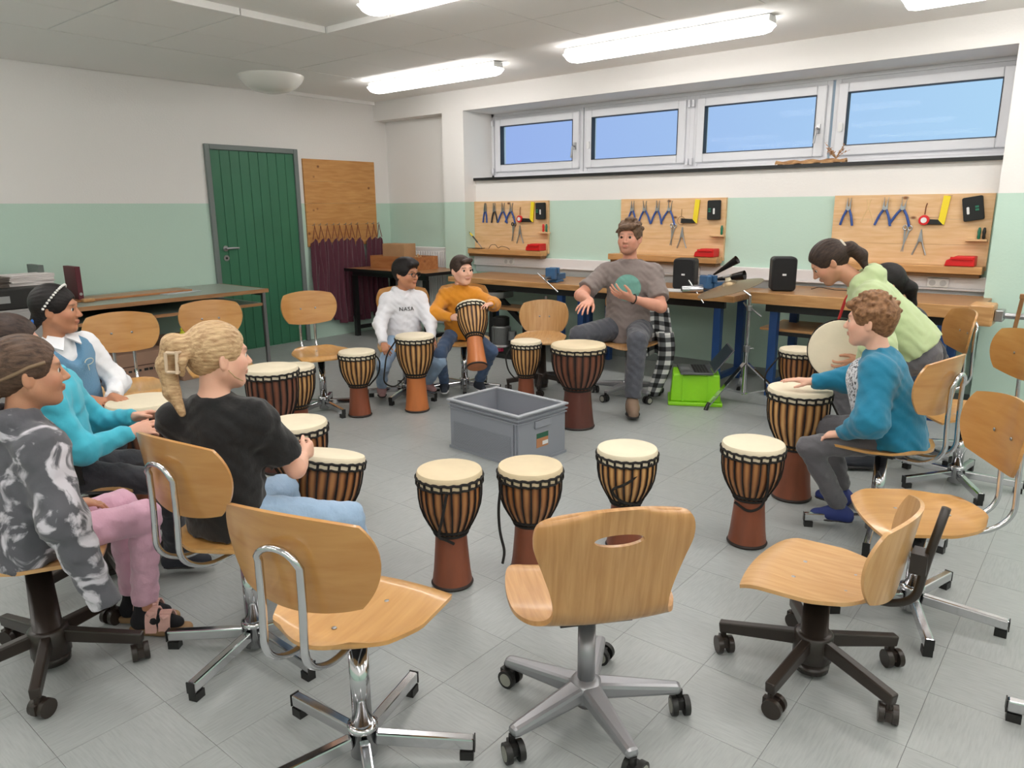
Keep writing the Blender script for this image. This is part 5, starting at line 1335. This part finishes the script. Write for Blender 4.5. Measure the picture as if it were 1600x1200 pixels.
GREYP = cloth_mat('charcoal_trouser', (92, 90, 94), .85, 60, .25); DARKP = cloth_mat('dark_legging', (50, 50, 56), .85, 60, .25)

# ---- person in the tie-dye hoodie
TIE = cloth_mat('grey_tie_dye', (92, 92, 98)); n_, l_, b_ = nodes_of(TIE)
tc = n_.new('ShaderNodeTexCoord'); nz = n_.new('ShaderNodeTexNoise'); nz.inputs['Scale'].default_value = 8.5; nz.inputs['Detail'].default_value = 5; nz.inputs['Distortion'].default_value = 1.6
rp = n_.new('ShaderNodeValToRGB'); e = rp.color_ramp.elements; e[0].position = .52; e[0].color = srgb(88, 88, 94); e[1].position = .60; e[1].color = srgb(200, 196, 204)
l_.new(tc.outputs['Object'], nz.inputs['Vector']); l_.new(nz.outputs['Fac'], rp.inputs[0]); l_.new(rp.outputs[0], b_.inputs['Base Color'])
PINK = cloth_mat('pink_jeans', (216, 168, 188), .85, 60, .25)
p = person('person in a grey and white tie-dye hoodie and pink jeans at the left edge', (-2.435, 0.635, 0.475), 4, 0.74, 0.9, SK_MID, ('tie_dye_hoodie', TIE), ('pink_jeans', PINK), lean=0.16, head=(-14, 2, 0),
           wr=(-2.17, 0.735, 0.33), wl=(-2.47, 0.78, 0.53), pr=(0.9, -0.8, -0.1), ar=(-2.45, 0.965, 0.1), al=(-2.56, 0.975, 0.1), kr=(0.1, 1, 0.9), kl=(-0.1, 1, 0.9), hands=(False, True), hr=((.1, .6, -1), (-1, .2, 0), .7), hl=((.3, 1, -.1), (0, 0, -1), .5), hood=True, hem=.07, sleeve_r=1.25, sole=None, fat=1.0, h=.0048, loose=0.02, seat=0.425)
def sandal(p, an, s, fd):
    S = p['S']; fd = nrm((*fd, 0)); z0 = .004
    b = F(); heel = an - fd*.03*S; heel[2] = z0+.055*S; toe = an + fd*.14*S; toe[2] = z0+.042*S; mid = an + fd*.05*S; mid[2] = z0+.062*S
    b.cone(heel, mid, .034*S, .037*S, .02).cone(mid, toe, .037*S, .030*S, .03).cone(an + np.array((0, 0, .05)), heel, .036*S, .034*S, .03)
    b.cut((0, 0, z0+.018), (0, 0, 1)); V, Q = b.mesh(.006); child_world('sock', np_mesh('sock', V, Q, SOCK), p['root'])
    q = F(); a2 = heel - fd*.012; a2[2] = z0+.008; t2 = toe + fd*.02; t2[2] = z0+.008
    q.cone(a2, a2+(t2-a2)*.6, .040*S, .048*S, .02).cone(a2+(t2-a2)*.6, t2, .048*S, .040*S, .02).cut((0, 0, z0-.003), (0, 0, 1)).cut((0, 0, z0+.02), (0, 0, -1))
    V, Q = q.mesh(.006); child_world('sandal_sole', np_mesh('sandal_sole', V, Q, CORK), p['root'])
    sd = np.cross(fd, (0, 0, 1))
    for off, hh in ((.035, .108), (.095, .088)):
        c_ = an + fd*off*S; pts = [(c_ + sd*.046*S*math.cos(a) + np.array((0, 0, z0+.012 - c_[2] + hh*S*math.sin(a)))) for a in np.linspace(0, PI, 12)]
        mb = MB()
        for i in range(11): mb.bar(pts[i], pts[i+1], .052*S, .006, Vector(((pts[i]+pts[i+1])/2 - np.array((c_[0], c_[1], z0)))))
        worldpart(p, 'sandal_strap', mb, M('pink_strap', (226, 180, 170), .6))
        bp = c_ + sd*.03*S*1 + np.array((0, 0, z0+.012-c_[2]+hh*S*.82)); worldpart(p, 'buckle', MB().box(-.012, .012, -.012, .012, -.004, .006, Matrix.Translation(bp)), M('pink_strap', (0, 0, 0)), bev=.003)
sandal(p, p['AR'], 1, (.74, .67)); sandal(p, p['AL'], -1, (.74, .67))
HB1 = hair_mat('brown_hair', (62, 46, 38), (112, 88, 72), (14, 2.5, 10))
def tail(f): f.cone((0, -.10, -.01), (0, -.125, -.06), .03, .036, .02).cone((0, -.125, -.06), (.01, -.115, -.16), .036, .022, .02).cone((.01, -.115, -.16), (.01, -.10, -.22), .022, .008, .02)
hair(p, HB1, .012, ridge=.0014, front=.07, nape=-.06, style=tail)
headpart(p, 'hair_braid', MB().tube([(.082, .045, .045), (.088, .0, .035), (.08, -.05, .01), (.05, -.09, -.01)], .006, 8), M('light_braid', (128, 104, 80), .6))
headpart(p, 'hair_tie', MB().tube([(.03*math.cos(a), -.105+.008*math.sin(a), -.02+.03*math.sin(a)) for a in np.linspace(0, 2*PI, 14, endpoint=False)], .007, 6, closed=True), M('dark_hair_tie', (40, 44, 48), .8))

# ---- person in the turquoise sweater
TURQ = cloth_mat('turquoise_fleece', (66, 178, 200)); 
p = person('person in a turquoise sweater sitting behind the tie-dye hoodie, mostly hidden', (-2.94, 0.95, 0.49), -32, 0.74, 0.9, SK_LIGHT, ('turquoise_sweater', TURQ), ('dark_leggings', DARKP), lean=-0.02, head=(-22, 6, 0), headoff=(0, -0.13, -0.02),
           wr=(-2.8, 1.13, 0.62), wl=(-2.9, 1.2, 0.65), pr=(.8, -.4, -.6), pl=(-.6, -.4, -.6), ar=(-2.78, 1.24, 0.09), al=(-2.96, 1.32, 0.09), hr=((-.2, 1, .15), (-.8, .2, -.6), .5), hl=((.1, 1, .1), (.6, 0, -.8), .4), sole=('slipper', M('dark_slipper', (50, 52, 60), .8), RUB), hem=.08, collar=.03, loose=0.014, seat=0.445)
hair(p, hair_mat('dark_brown_hair', (38, 28, 24), (78, 60, 52), (14, 2.5, 10)), .014, style=tail)
worldpart(p, 'black_side_panel', MB().sheet(lambda u, v: (tuple(p['P'] + p['Rb'] @ np.array((.125+.01*math.sin(v*3), -.06+.14*u, -.02+.10*v))), tuple(p['Rb'][:, 0])), 6, 6, .012), BLACKP)

# ---- person in the blue vest
WSH = cloth_mat('white_shirt_cotton', (232, 232, 236), .8, 30, .25); VEST = cloth_mat('steel_blue_knit', (98, 142, 174), .9, 180, .4)
p = person('person in a blue knitted vest, white shirt and beaded headband', (-3.69, 1.27, 0.49), -72, 0.78, 0.9, SK_TAN, ('white_shirt', WSH), ('dark_skirt_trousers', DARKP), lean=0.04, head=(-36, 4, 0),
           wr=(-3.55, 1.28, 0.6), wl=(-3.49, 1.36, 0.605), pr=(.7, -.7, -.5), pl=(-.7, -.2, -.5), ar=(-3.4, 1.25, 0.09), al=(-3.42, 1.5, 0.09), hr=((-.1, 1, -.1), (-.2, 0, -1), .35), hl=((.2, 1, -.1), (0, 0, -1), .3), sole=('shoe', M('dark_slipper', (0, 0, 0)), RUB), hem=.04, sleeve_r=1.25, collar=.0, brow=(22, 16, 14), side=0.16, loose=-0.004, seat=0.445)
g = F(); S = p['S']; ft, ut, rt = p['ft'], p['ut'], p['rt']
g.cone(p['P']-ut*.05, p['waist'], .178*S, .165*S, .03, (ft, 1.30)).cone(p['waist'], p['chest'], .165*S, .180*S, .04, (ft, 1.30)).cone(p['shR']-rt*.035-ut*.01, p['shL']+rt*.035-ut*.01, .082*S, .082*S, .05).cut((0, 0, .445), (0, 0, 1))
g.cone(p['neck']+ut*.03+ft*.0, p['neck']+ut*.2, .078*S, .09*S, .01, op=-1)
g.cone(p['neck']+ft*.085, p['chest']+ft*.135+ut*.0, .092*S, .012*S, .01, op=-1)
for s, a in ((1, 'shR'), (-1, 'shL')): g.cone(p[a]+rt*s*.055-ut*.1, p[a]+rt*s*.055+ut*.1, .05*S, .05*S, .01, op=-1)
V, Q = g.mesh(.0065); child_world('knitted_vest', np_mesh('knitted_vest', V, Q, VEST), p['root'])
for s in (-1, 1):     # shirt collar wings
    mb = MB(); n0 = p['neck']; a = n0+rt*s*.052*S+ut*.035*S+ft*.015; b = n0+rt*s*.008*S+ft*.09*S+ut*.012*S; c_ = n0+rt*s*.06*S+ft*.128*S-ut*.04*S; d = n0+rt*s*.108*S+ft*.05*S+ut*.002*S
    th = ft*.006+ut*.006
    mb.add([a, b, c_, d, a+th, b+th, c_+th, d+th], [(0,1,2,3),(7,6,5,4),(0,4,5,1),(1,5,6,2),(2,6,7,3),(3,7,4,0)]); worldpart(p, 'collar_wing', mb, WSH, False)
e0 = p['chest']+ft*.152*S-rt*.055*S+ut*.02; worldpart(p, 'vest_emblem', MB().tube([tuple(e0+rt*.022*math.cos(a)+ut*.014*math.sin(a)) for a in np.linspace(0, 5.2, 12)]+[tuple(e0-ut*.04+rt*.01)], .0022, 5), M('pale_thread', (196, 200, 186), .8))
BLKH = hair_mat('black_hair', (14, 11, 11), (34, 28, 28), (12, 2.5, 12))
hair(p, BLKH, .012, ridge=.0012, front=.058, nape=-.05, style=lambda f: f.cone((0, -.085, -.05), (0, -.11, -.085), .03, .025, .02))
ang = np.linspace(-.10, PI+.10, 27)
headpart(p, 'headband', MB().tube([(.092*math.cos(a), -.03+.07*max(0, math.sin(a)), .012+.108*math.sin(a)) for a in ang], .006, 8), M('headband_black', (30, 28, 28), .5))
for a in ang[1:-1:1]:
    headpart(p, 'pearl', MB().lathe([(.001, -.006), (.005, -.004), (.0065, 0), (.005, .004), (.001, .006)], 8, TR(.0965*math.cos(a), -.028+.072*max(0, math.sin(a)), .012+.1135*math.sin(a))), M('pearl_white', (235, 232, 228), .25))
headpart(p, 'hair_tie', MB().tube([(.028*math.cos(a), -.10+.01*math.sin(a), -.065+.028*math.sin(a)) for a in np.linspace(0, 2*PI, 14, endpoint=False)], .009, 6, closed=True), M('blue_scrunchie', (44, 110, 200), .7))

# ---- person
BLK = cloth_mat('black_cotton', (20, 20, 22), .9, 26, .35)
p = person('person in a black T-shirt and light jeans holding a tilted djembe', (-2.12, 1.12, 0.49), 8, 0.74, 0.885, SK_PALE, ('black_t_shirt', BLK), ('light_jeans', DENIM_L), lean=0.02, side=-0.03, head=(-12, 4, 0), sleeve='short', twist=0.5,
           wr=(-2.13, 1.43, 0.59), wl=(-2.33, 1.42, 0.57), pr=(1, -0.5, -0.7), pl=(-.8, -.2, -.5), ar=(-1.93, 1.52, 0.09), al=(-2.25, 1.5, 0.09), kr=(1.0, 1, 0.8), kl=(-.3, 1, .5), hr=((-0.45, 1, 0.1), (-1, -0.4, 0), 0.9), hl=((.2, 1, .2), (1, 0, -.2), .6), sole=('shoe', M('dark_slipper', (0, 0, 0)), RUB), hem=.10, fat=1.05, h=.0046, loose=0.016, seat=0.435)
BLON = hair_mat('blonde_hair', (160, 124, 88), (222, 192, 150), (12, 2.2, 12))
def clip_style(f):
    f.cone((-.0, -.10, .045), (-.01, -.145, .05), .036, .036, .02).cone((-.01, -.145, .05), (-.02, -.165, -.02), .034, .032, .02).cone((-.02, -.165, -.02), (-.01, -.155, -.11), .032, .027, .02).cone((-.01, -.155, -.11), (.015, -.13, -.185), .026, .012, .015)
    f.cone((.02, -.11, .03), (.045, -.135, .0), .02, .016, .012).cone((.045, -.135, .0), (.03, -.13, -.045), .016, .010, .012)
hair(p, BLON, .011, ridge=.0016, front=.062, ear=.018, nape=-.045, style=clip_style, h=.0045)
cm = M('cream_claw_clip', (214, 190, 164), .35)
mb = MB()
for zz in (-.035, .03): mb.tube([(.028, -.128, zz), (.05, -.15, zz), (.03, -.178, zz)], .0055, 6)
mb.tube([(.051, -.15, -.04), (.053, -.151, .036)], .006, 6).tube([(.03, -.178, -.035), (.03, -.18, .03)], .0055, 6)
headpart(p, 'claw_clip', mb, cm)
headpart(p, 'loose_strand', MB().tube([(.075, .01, -.035), (.078, .03, -.06), (.07, .06, -.078)], .0022, 5), BLON)

# ---- person in the white hoodie
WHD = cloth_mat('white_fleece', (222, 222, 228), .9)
p = person('person with glasses in a white hoodie and light jeans behind a djembe', (-4.2, 3.8, 0.475), -118, 0.7, 0.95, SK_TAN, ('white_hoodie', WHD), ('light_jeans', DENIM_L), lean=.05, head=(-80, 4, 0), hood=True,
           wr=(-4.1, 3.5, 0.475), wl=(-3.9, 3.8, 0.49), pr=(.8, -.6, -.3), pl=(-.8, -.5, -.3), ar=(-4.3, 3.63, 0.09), al=(-4.12, 3.95, 0.09), kr=(.35, 1, .3), kl=(-.3, 1, .3), hr=((-.1, .8, -.7), (-.5, 0, -1), .75), hl=((.2, 1, -.4), (0, 0, -1), .6), sole=('slipper', M('pink_grey_slipper', (170, 130, 130), .8), RUB), hem=.06, sleeve_r=1.12, brow=(24, 18, 16), loose=0.016, seat=0.425)
hair(p, BLKH, .016, front=.062, nape=-.06, style=lambda f: f.ell((0, .035, .10), (.06, .05, .03), .03).cone((-.04, .075, .085), (.04, .08, .08), .022, .024, .015))
gm = M('black_glasses', (20, 20, 22), .3)
mb = MB()
for s in (-1, 1):
    mb.tube([(s*.033+.023*math.cos(a), .104-.15*(.033*s+.023*math.cos(a))*s*.3, .006+.017*math.sin(a)) for a in np.linspace(0, 2*PI, 16, endpoint=False)], .0024, 6, closed=True)
    mb.tube([(s*.056, .10, .012), (s*.078, .05, .012), (s*.083, -.02, .008)], .002, 6)
mb.tube([(-.010, .107, .008), (.010, .107, .008)], .002, 6)
headpart(p, 'glasses', mb, gm)
def text_mesh(body, size):
    cu = bpy.data.curves.new('t', 'FONT'); cu.body = body; cu.size = size; cu.extrude = .0012; cu.align_x = 'CENTER'; cu.space_character = 1.1
    o = bpy.data.objects.new('t', cu); C.objects.link(o); me = eval_copy(o); bpy.data.objects.remove(o); return me
from mathutils.bvhtree import BVHTree
me = text_mesh('NASA', .042); me.materials.clear(); me.materials.append(BLACKP)
tm = p['top'].data; bv = BVHTree.FromPolygons([v.co.copy() for v in tm.vertices], [tuple(q.vertices) for q in tm.polygons])
f_ = Vector(p['ft']); u_ = Vector(p['ut']); x_ = u_.cross(f_); base = Vector(p['chest']) - u_*.02
for v in me.vertices:
    q = base + x_*v.co.x + u_*v.co.y; hit = bv.ray_cast(q + f_*.4, -f_)
    v.co = (hit[0] if hit[0] is not None else q + f_*.12) + f_*(.002 + v.co.z)
child_world('chest_print', me, p['root'])

# ---- person in the orange sweater
ORG = cloth_mat('mustard_fleece', (206, 134, 30))
p = person('person in a mustard orange sweater holding a djembe upright', (-3.99, 4.21, 0.475), -128, 0.71, 0.95, SK_PALE, ('orange_sweater', ORG), ('blue_jeans', DENIM), lean=.05, head=(-104, 2, 0), collar=.03,
           wr=(-3.83, 3.95, 0.635), wl=(-3.6, 4.13, 0.735), pr=(1, -.3, -.3), pl=(-1, -0.1, -0.5), ar=(-4.0, 4.02, 0.09), al=(-3.82, 4.22, 0.09), kr=(.45, 1, .3), kl=(-.45, 1, .3), hr=((-.55, 1, .2), (-1, .2, -.1), .45), hl=((0.75, 0.8, 0.05), (0.5, 0.5, -0.9), 0.35), sole=('trainer', M('dark_trainer', (44, 50, 62), .7), M('white_sole', (220, 220, 222), .6)), hem=.06, sleeve_r=1.15, loose=0.014, seat=0.425)
hair(p, hair_mat('short_brown_hair', (40, 30, 26), (76, 58, 48), (12, 8, 6)), .010, front=.066, nape=-.055, style=lambda f: f.cone((-.04, .07, .09), (.035, .082, .078), .02, .018, .015))

# ---- person
TSH = cloth_mat('taupe_cotton', (128, 116, 112), .9, 26, .3)
p = person('person in a grey T-shirt with a teal circle, gesturing over a drum', (-2.85, 4.86, .53), -156, 1.02, 1.03, skin_mat('skin_ruddy', (212, 152, 128), None), ('grey_t_shirt', TSH), ('grey_jeans', DENIM_D), lean=.02, head=(-168, -2, 0), sleeve='short',
           wr=(-2.87, 4.36, .79), wl=(-2.66, 4.57, .80), pr=(1, -.5, -.4), pl=(-1, -.5, -.6), ar=(-2.98, 4.36, .10), al=(-2.53, 4.40, .10), kr=(0.6, 1, 0.6), kl=(-.1, 1, .6), hr=((.25, 1, -.25), (0, -.2, -1), .25, .25), hl=((.75, .55, .35), (.1, -.6, .8), .3, .2), sole=('sandal', M('dark_sandal', (128, 106, 88), .7), RUB), hem=.11, stubble=(120, 84, 66), brow=(84, 60, 44), loose=0.006, seat=0.435, fat=1.1)
rr = np.random.RandomState(5)
def curls(f, n=46, zmin=.03, r=.017, spread=.0, ymax=.09, seed=5):
    q = np.random.RandomState(seed)
    for k in range(n):
        a = q.uniform(0, 2*PI); b = q.uniform(-.1, 1.45); x, y, z = math.cos(a)*math.cos(b), math.sin(a)*math.cos(b), math.sin(b)
        c_ = np.array((x*.083, y*.103-.012, z*.092+.036))
        if y > .5 and c_[2] < .075: continue
        if abs(x) > .6 and c_[2] < .015 and y > -.2: continue
        t = nrm(np.array((q.normal(), q.normal(), q.normal()*.7)) - c_*3); f.cone(c_ - t*.014, c_ + t*.018, r*q.uniform(.8, 1.1), r*.55, .008)
MANH = hair_mat('wavy_brown_hair', (70, 52, 40), (128, 100, 78), (6, 6, 6))
hair(p, MANH, .012, front=.072, nape=-.05, style=lambda f: (curls(f, 60, seed=5), f.cone((-.05, .075, .085), (.03, .09, .075), .022, .02, .015)), wav=.002)
# teal circle printed on the shirt: the shirt cloth takes the colour there
def print_circle(p, mat_name, col, ctr, rad, base):
    m = MATS[base]; n, l, b = nodes_of(m); g = n.new('ShaderNodeNewGeometry'); src = b.inputs['Base Color'].links[0].from_socket
    dt = n.new('ShaderNodeVectorMath'); dt.operation = 'SUBTRACT'; l.new(g.outputs['Position'], dt.inputs[0]); dt.inputs[1].default_value = tuple(ctr)
    ax = []
    for vec in (p['rt'], p['ut']):
        d = n.new('ShaderNodeVectorMath'); d.operation = 'DOT_PRODUCT'; l.new(dt.outputs[0], d.inputs[0]); d.inputs[1].default_value = tuple(vec); ax.append(d.outputs['Value'])
    d = n.new('ShaderNodeVectorMath'); d.operation = 'DOT_PRODUCT'; l.new(dt.outputs[0], d.inputs[0]); d.inputs[1].default_value = tuple(p['ft'])
    cb = n.new('ShaderNodeCombineXYZ'); l.new(ax[0], cb.inputs[0]); l.new(ax[1], cb.inputs[1]); ln = n.new('ShaderNodeVectorMath'); ln.operation = 'LENGTH'; l.new(cb.outputs[0], ln.inputs[0])
    lt = n.new('ShaderNodeMath'); lt.operation = 'LESS_THAN'; l.new(ln.outputs['Value'], lt.inputs[0]); lt.inputs[1].default_value = rad
    gt = n.new('ShaderNodeMath'); gt.operation = 'GREATER_THAN'; l.new(d.outputs['Value'], gt.inputs[0]); gt.inputs[1].default_value = -.02
    an = n.new('ShaderNodeMath'); an.operation = 'MULTIPLY'; l.new(lt.outputs[0], an.inputs[0]); l.new(gt.outputs[0], an.inputs[1])
    mx = n.new('ShaderNodeMix'); mx.data_type = 'RGBA'; l.new(an.outputs[0], mx.inputs['Factor']); l.new(src, mx.inputs[6]); mx.inputs[7].default_value = srgb(*col); l.new(mx.outputs[2], b.inputs['Base Color'])
print_circle(p, 'teal', (112, 164, 152), p['chest'] + p['ft']*.10 - p['ut']*.02, .098, 'taupe_cotton')
worldpart(p, 'bracelet', MB().tube([tuple(p['WL'] - nrm(p['WL']-p['eL'])*.02 + nrm(np.cross(p['WL']-p['eL'], (0, 0, 1)))*.033*math.cos(a) + nrm(np.cross(np.cross(p['WL']-p['eL'], (0, 0, 1)), p['WL']-p['eL']))*.033*math.sin(a)) for a in np.linspace(0, 2*PI, 18, endpoint=False)], .005, 6, closed=True), BLACKP)

# ---- person in the green hoodie, bending over
GRNH = cloth_mat('pale_green_fleece', (182, 198, 150))
p = person('person in a pale green hoodie bending over a drum', (-0.78, 4.37, 0.66), 108, 0.97, 0.96, SK_MID, ('green_hoodie', GRNH), ('charcoal_trousers', GREYP), lean=0.72, head=(112, 40, 0), hood=True, headoff=(0, 0.04, 0.0),
           wr=(-1.06, 4.36, 0.62), wl=(-1.0, 4.18, 0.62), pr=(1, -.3, -.4), pl=(-1, -.2, .1), ar=(-0.95, 4.52, 0.09), al=(-0.95, 4.22, 0.09), kr=(0, 1, 0.3), kl=(0, 1, 0.3), hr=((-.2, .6, -1), (-1, .3, 0), .6), hl=((-.1, .9, -.4), (.9, .3, .1), .5), sole=('shoe', M('dark_slipper', (0, 0, 0)), RUB), hem=0.03, sleeve_r=1.3, fat=1.0, loose=0.034, seat='hip')
def pony(f): f.cone((0, -.10, .02), (0, -.13, .0), .026, .03, .02).cone((0, -.13, .0), (.01, -.15, -.07), .036, .034, .02).cone((.01, -.15, -.07), (-.01, -.125, -.15), .032, .014, .02)
hair(p, hair_mat('brown_black_hair', (36, 26, 22), (72, 54, 44), (12, 2.5, 12)), .012, ridge=.0014, front=.066, nape=-.05, style=pony)
headpart(p, 'hair_tie', MB().tube([(.03*math.cos(a), -.115, .035+.03*math.sin(a)) for a in np.linspace(0, 2*PI, 14, endpoint=False)], .007, 6, closed=True), M('white_hair_tie', (214, 206, 190), .7))
lan = M('red_lanyard', (176, 34, 36), .6)
nk = p['neck']; worldpart(p, 'lanyard', MB().tube(arc_path([tuple(nk - p['ft']*.03 + p['rt']*.02), tuple(nk + p['rt']*-.07 + p['ft']*.03), tuple(nk + p['ft']*.10 - p['rt']*.02 - p['ut']*.02), tuple(nk + p['ft']*.13 + np.array((0, 0, -.17)))], .05), .008, 6), lan)

# ---- person hidden behind her
NAVY = cloth_mat('dark_navy_jacket', (34, 38, 46), .7, 30, .4)
p = person('person in a dark jacket almost hidden behind the green hoodie', (-.80, 4.74, .52), 122, .78, .96, SK_MID, ('dark_jacket', NAVY), ('dark_blue_jeans', DENIM), lean=.5, head=(120, 20, 0),
           wr=(-1.0, 4.6, .58), wl=(-.92, 4.46, .56), ar=(-.98, 4.78, .09), al=(-.94, 4.52, .09), hem=.06, sleeve_r=1.3, sole=('shoe', M('dark_slipper', (0, 0, 0)), RUB), fat=1.1, h=.0065, hc=.009, loose=0.02, seat=0.445)
hair(p, BLKH, .014, style=tail, h=.007)

# ---- person in the teal sweater
TEAL = cloth_mat('teal_fleece', (18, 116, 148))
p = person('person in a teal sweater sitting with one hand on a drum', (-0.655, 3.39, 0.47), 98, 0.72, 0.93, SK_PALE, ('teal_sweater', TEAL), ('grey_trousers', GREYP), lean=0.28, head=(92, 4, 0),
           wr=(-1.06, 3.52, 0.62), wl=(-0.83, 3.24, 0.475), pr=(1, -.4, -.5), pl=(-1, -.6, -.2), ar=(-0.88, 3.56, 0.09), al=(-0.83, 3.345, 0.09), kr=(.4, 1, .4), kl=(-.2, 1, .4), hr=((-.15, 1, .02), (0, .0, -1), .12, .1), hl=((.3, 1, -.35), (.2, 0, -1), .5), sole=('blue_shoe', M('blue_shoe', (36, 50, 112), .7), RUB), hem=.08, sleeve_r=1.22, collar=.0, h=.0046, brow=(110, 80, 56), loose=0.028, seat=0.425, fat=1.12)
hair(p, hair_mat('auburn_brown_hair', (98, 66, 42), (160, 118, 84), (7, 7, 7)), .013, front=.07, nape=-.06, style=lambda f: (curls(f, 90, seed=9, r=.0125), f.cone((-.05, .08, .085), (.03, .092, .07), .018, .018, .012)), wav=.0015)
g = F(); S = p['S']
g.cone(p['chest']+p['ft']*.06, p['P']+p['ut']*.09+p['ft']*.085, .155*S, .13*S, .03, (p['ft'], 1.3)).cut(p['chest'], p['ft'])
V, Q = g.mesh(.008); MT = cloth_mat('white_grey_print_panel', (206, 206, 210)); n_, l_, b_ = nodes_of(MT)
nz = n_.new('ShaderNodeTexNoise'); nz.inputs['Scale'].default_value = 26; rp = n_.new('ShaderNodeValToRGB'); e = rp.color_ramp.elements; e[0].position = .42; e[0].color = srgb(70, 70, 76); e[1].position = .5; e[1].color = srgb(206, 206, 210); l_.new(nz.outputs['Fac'], rp.inputs[0]); l_.new(rp.outputs[0], b_.inputs['Base Color'])
child_world('printed_front_panel', np_mesh('printed_front_panel', V, Q, MT), p['root'])
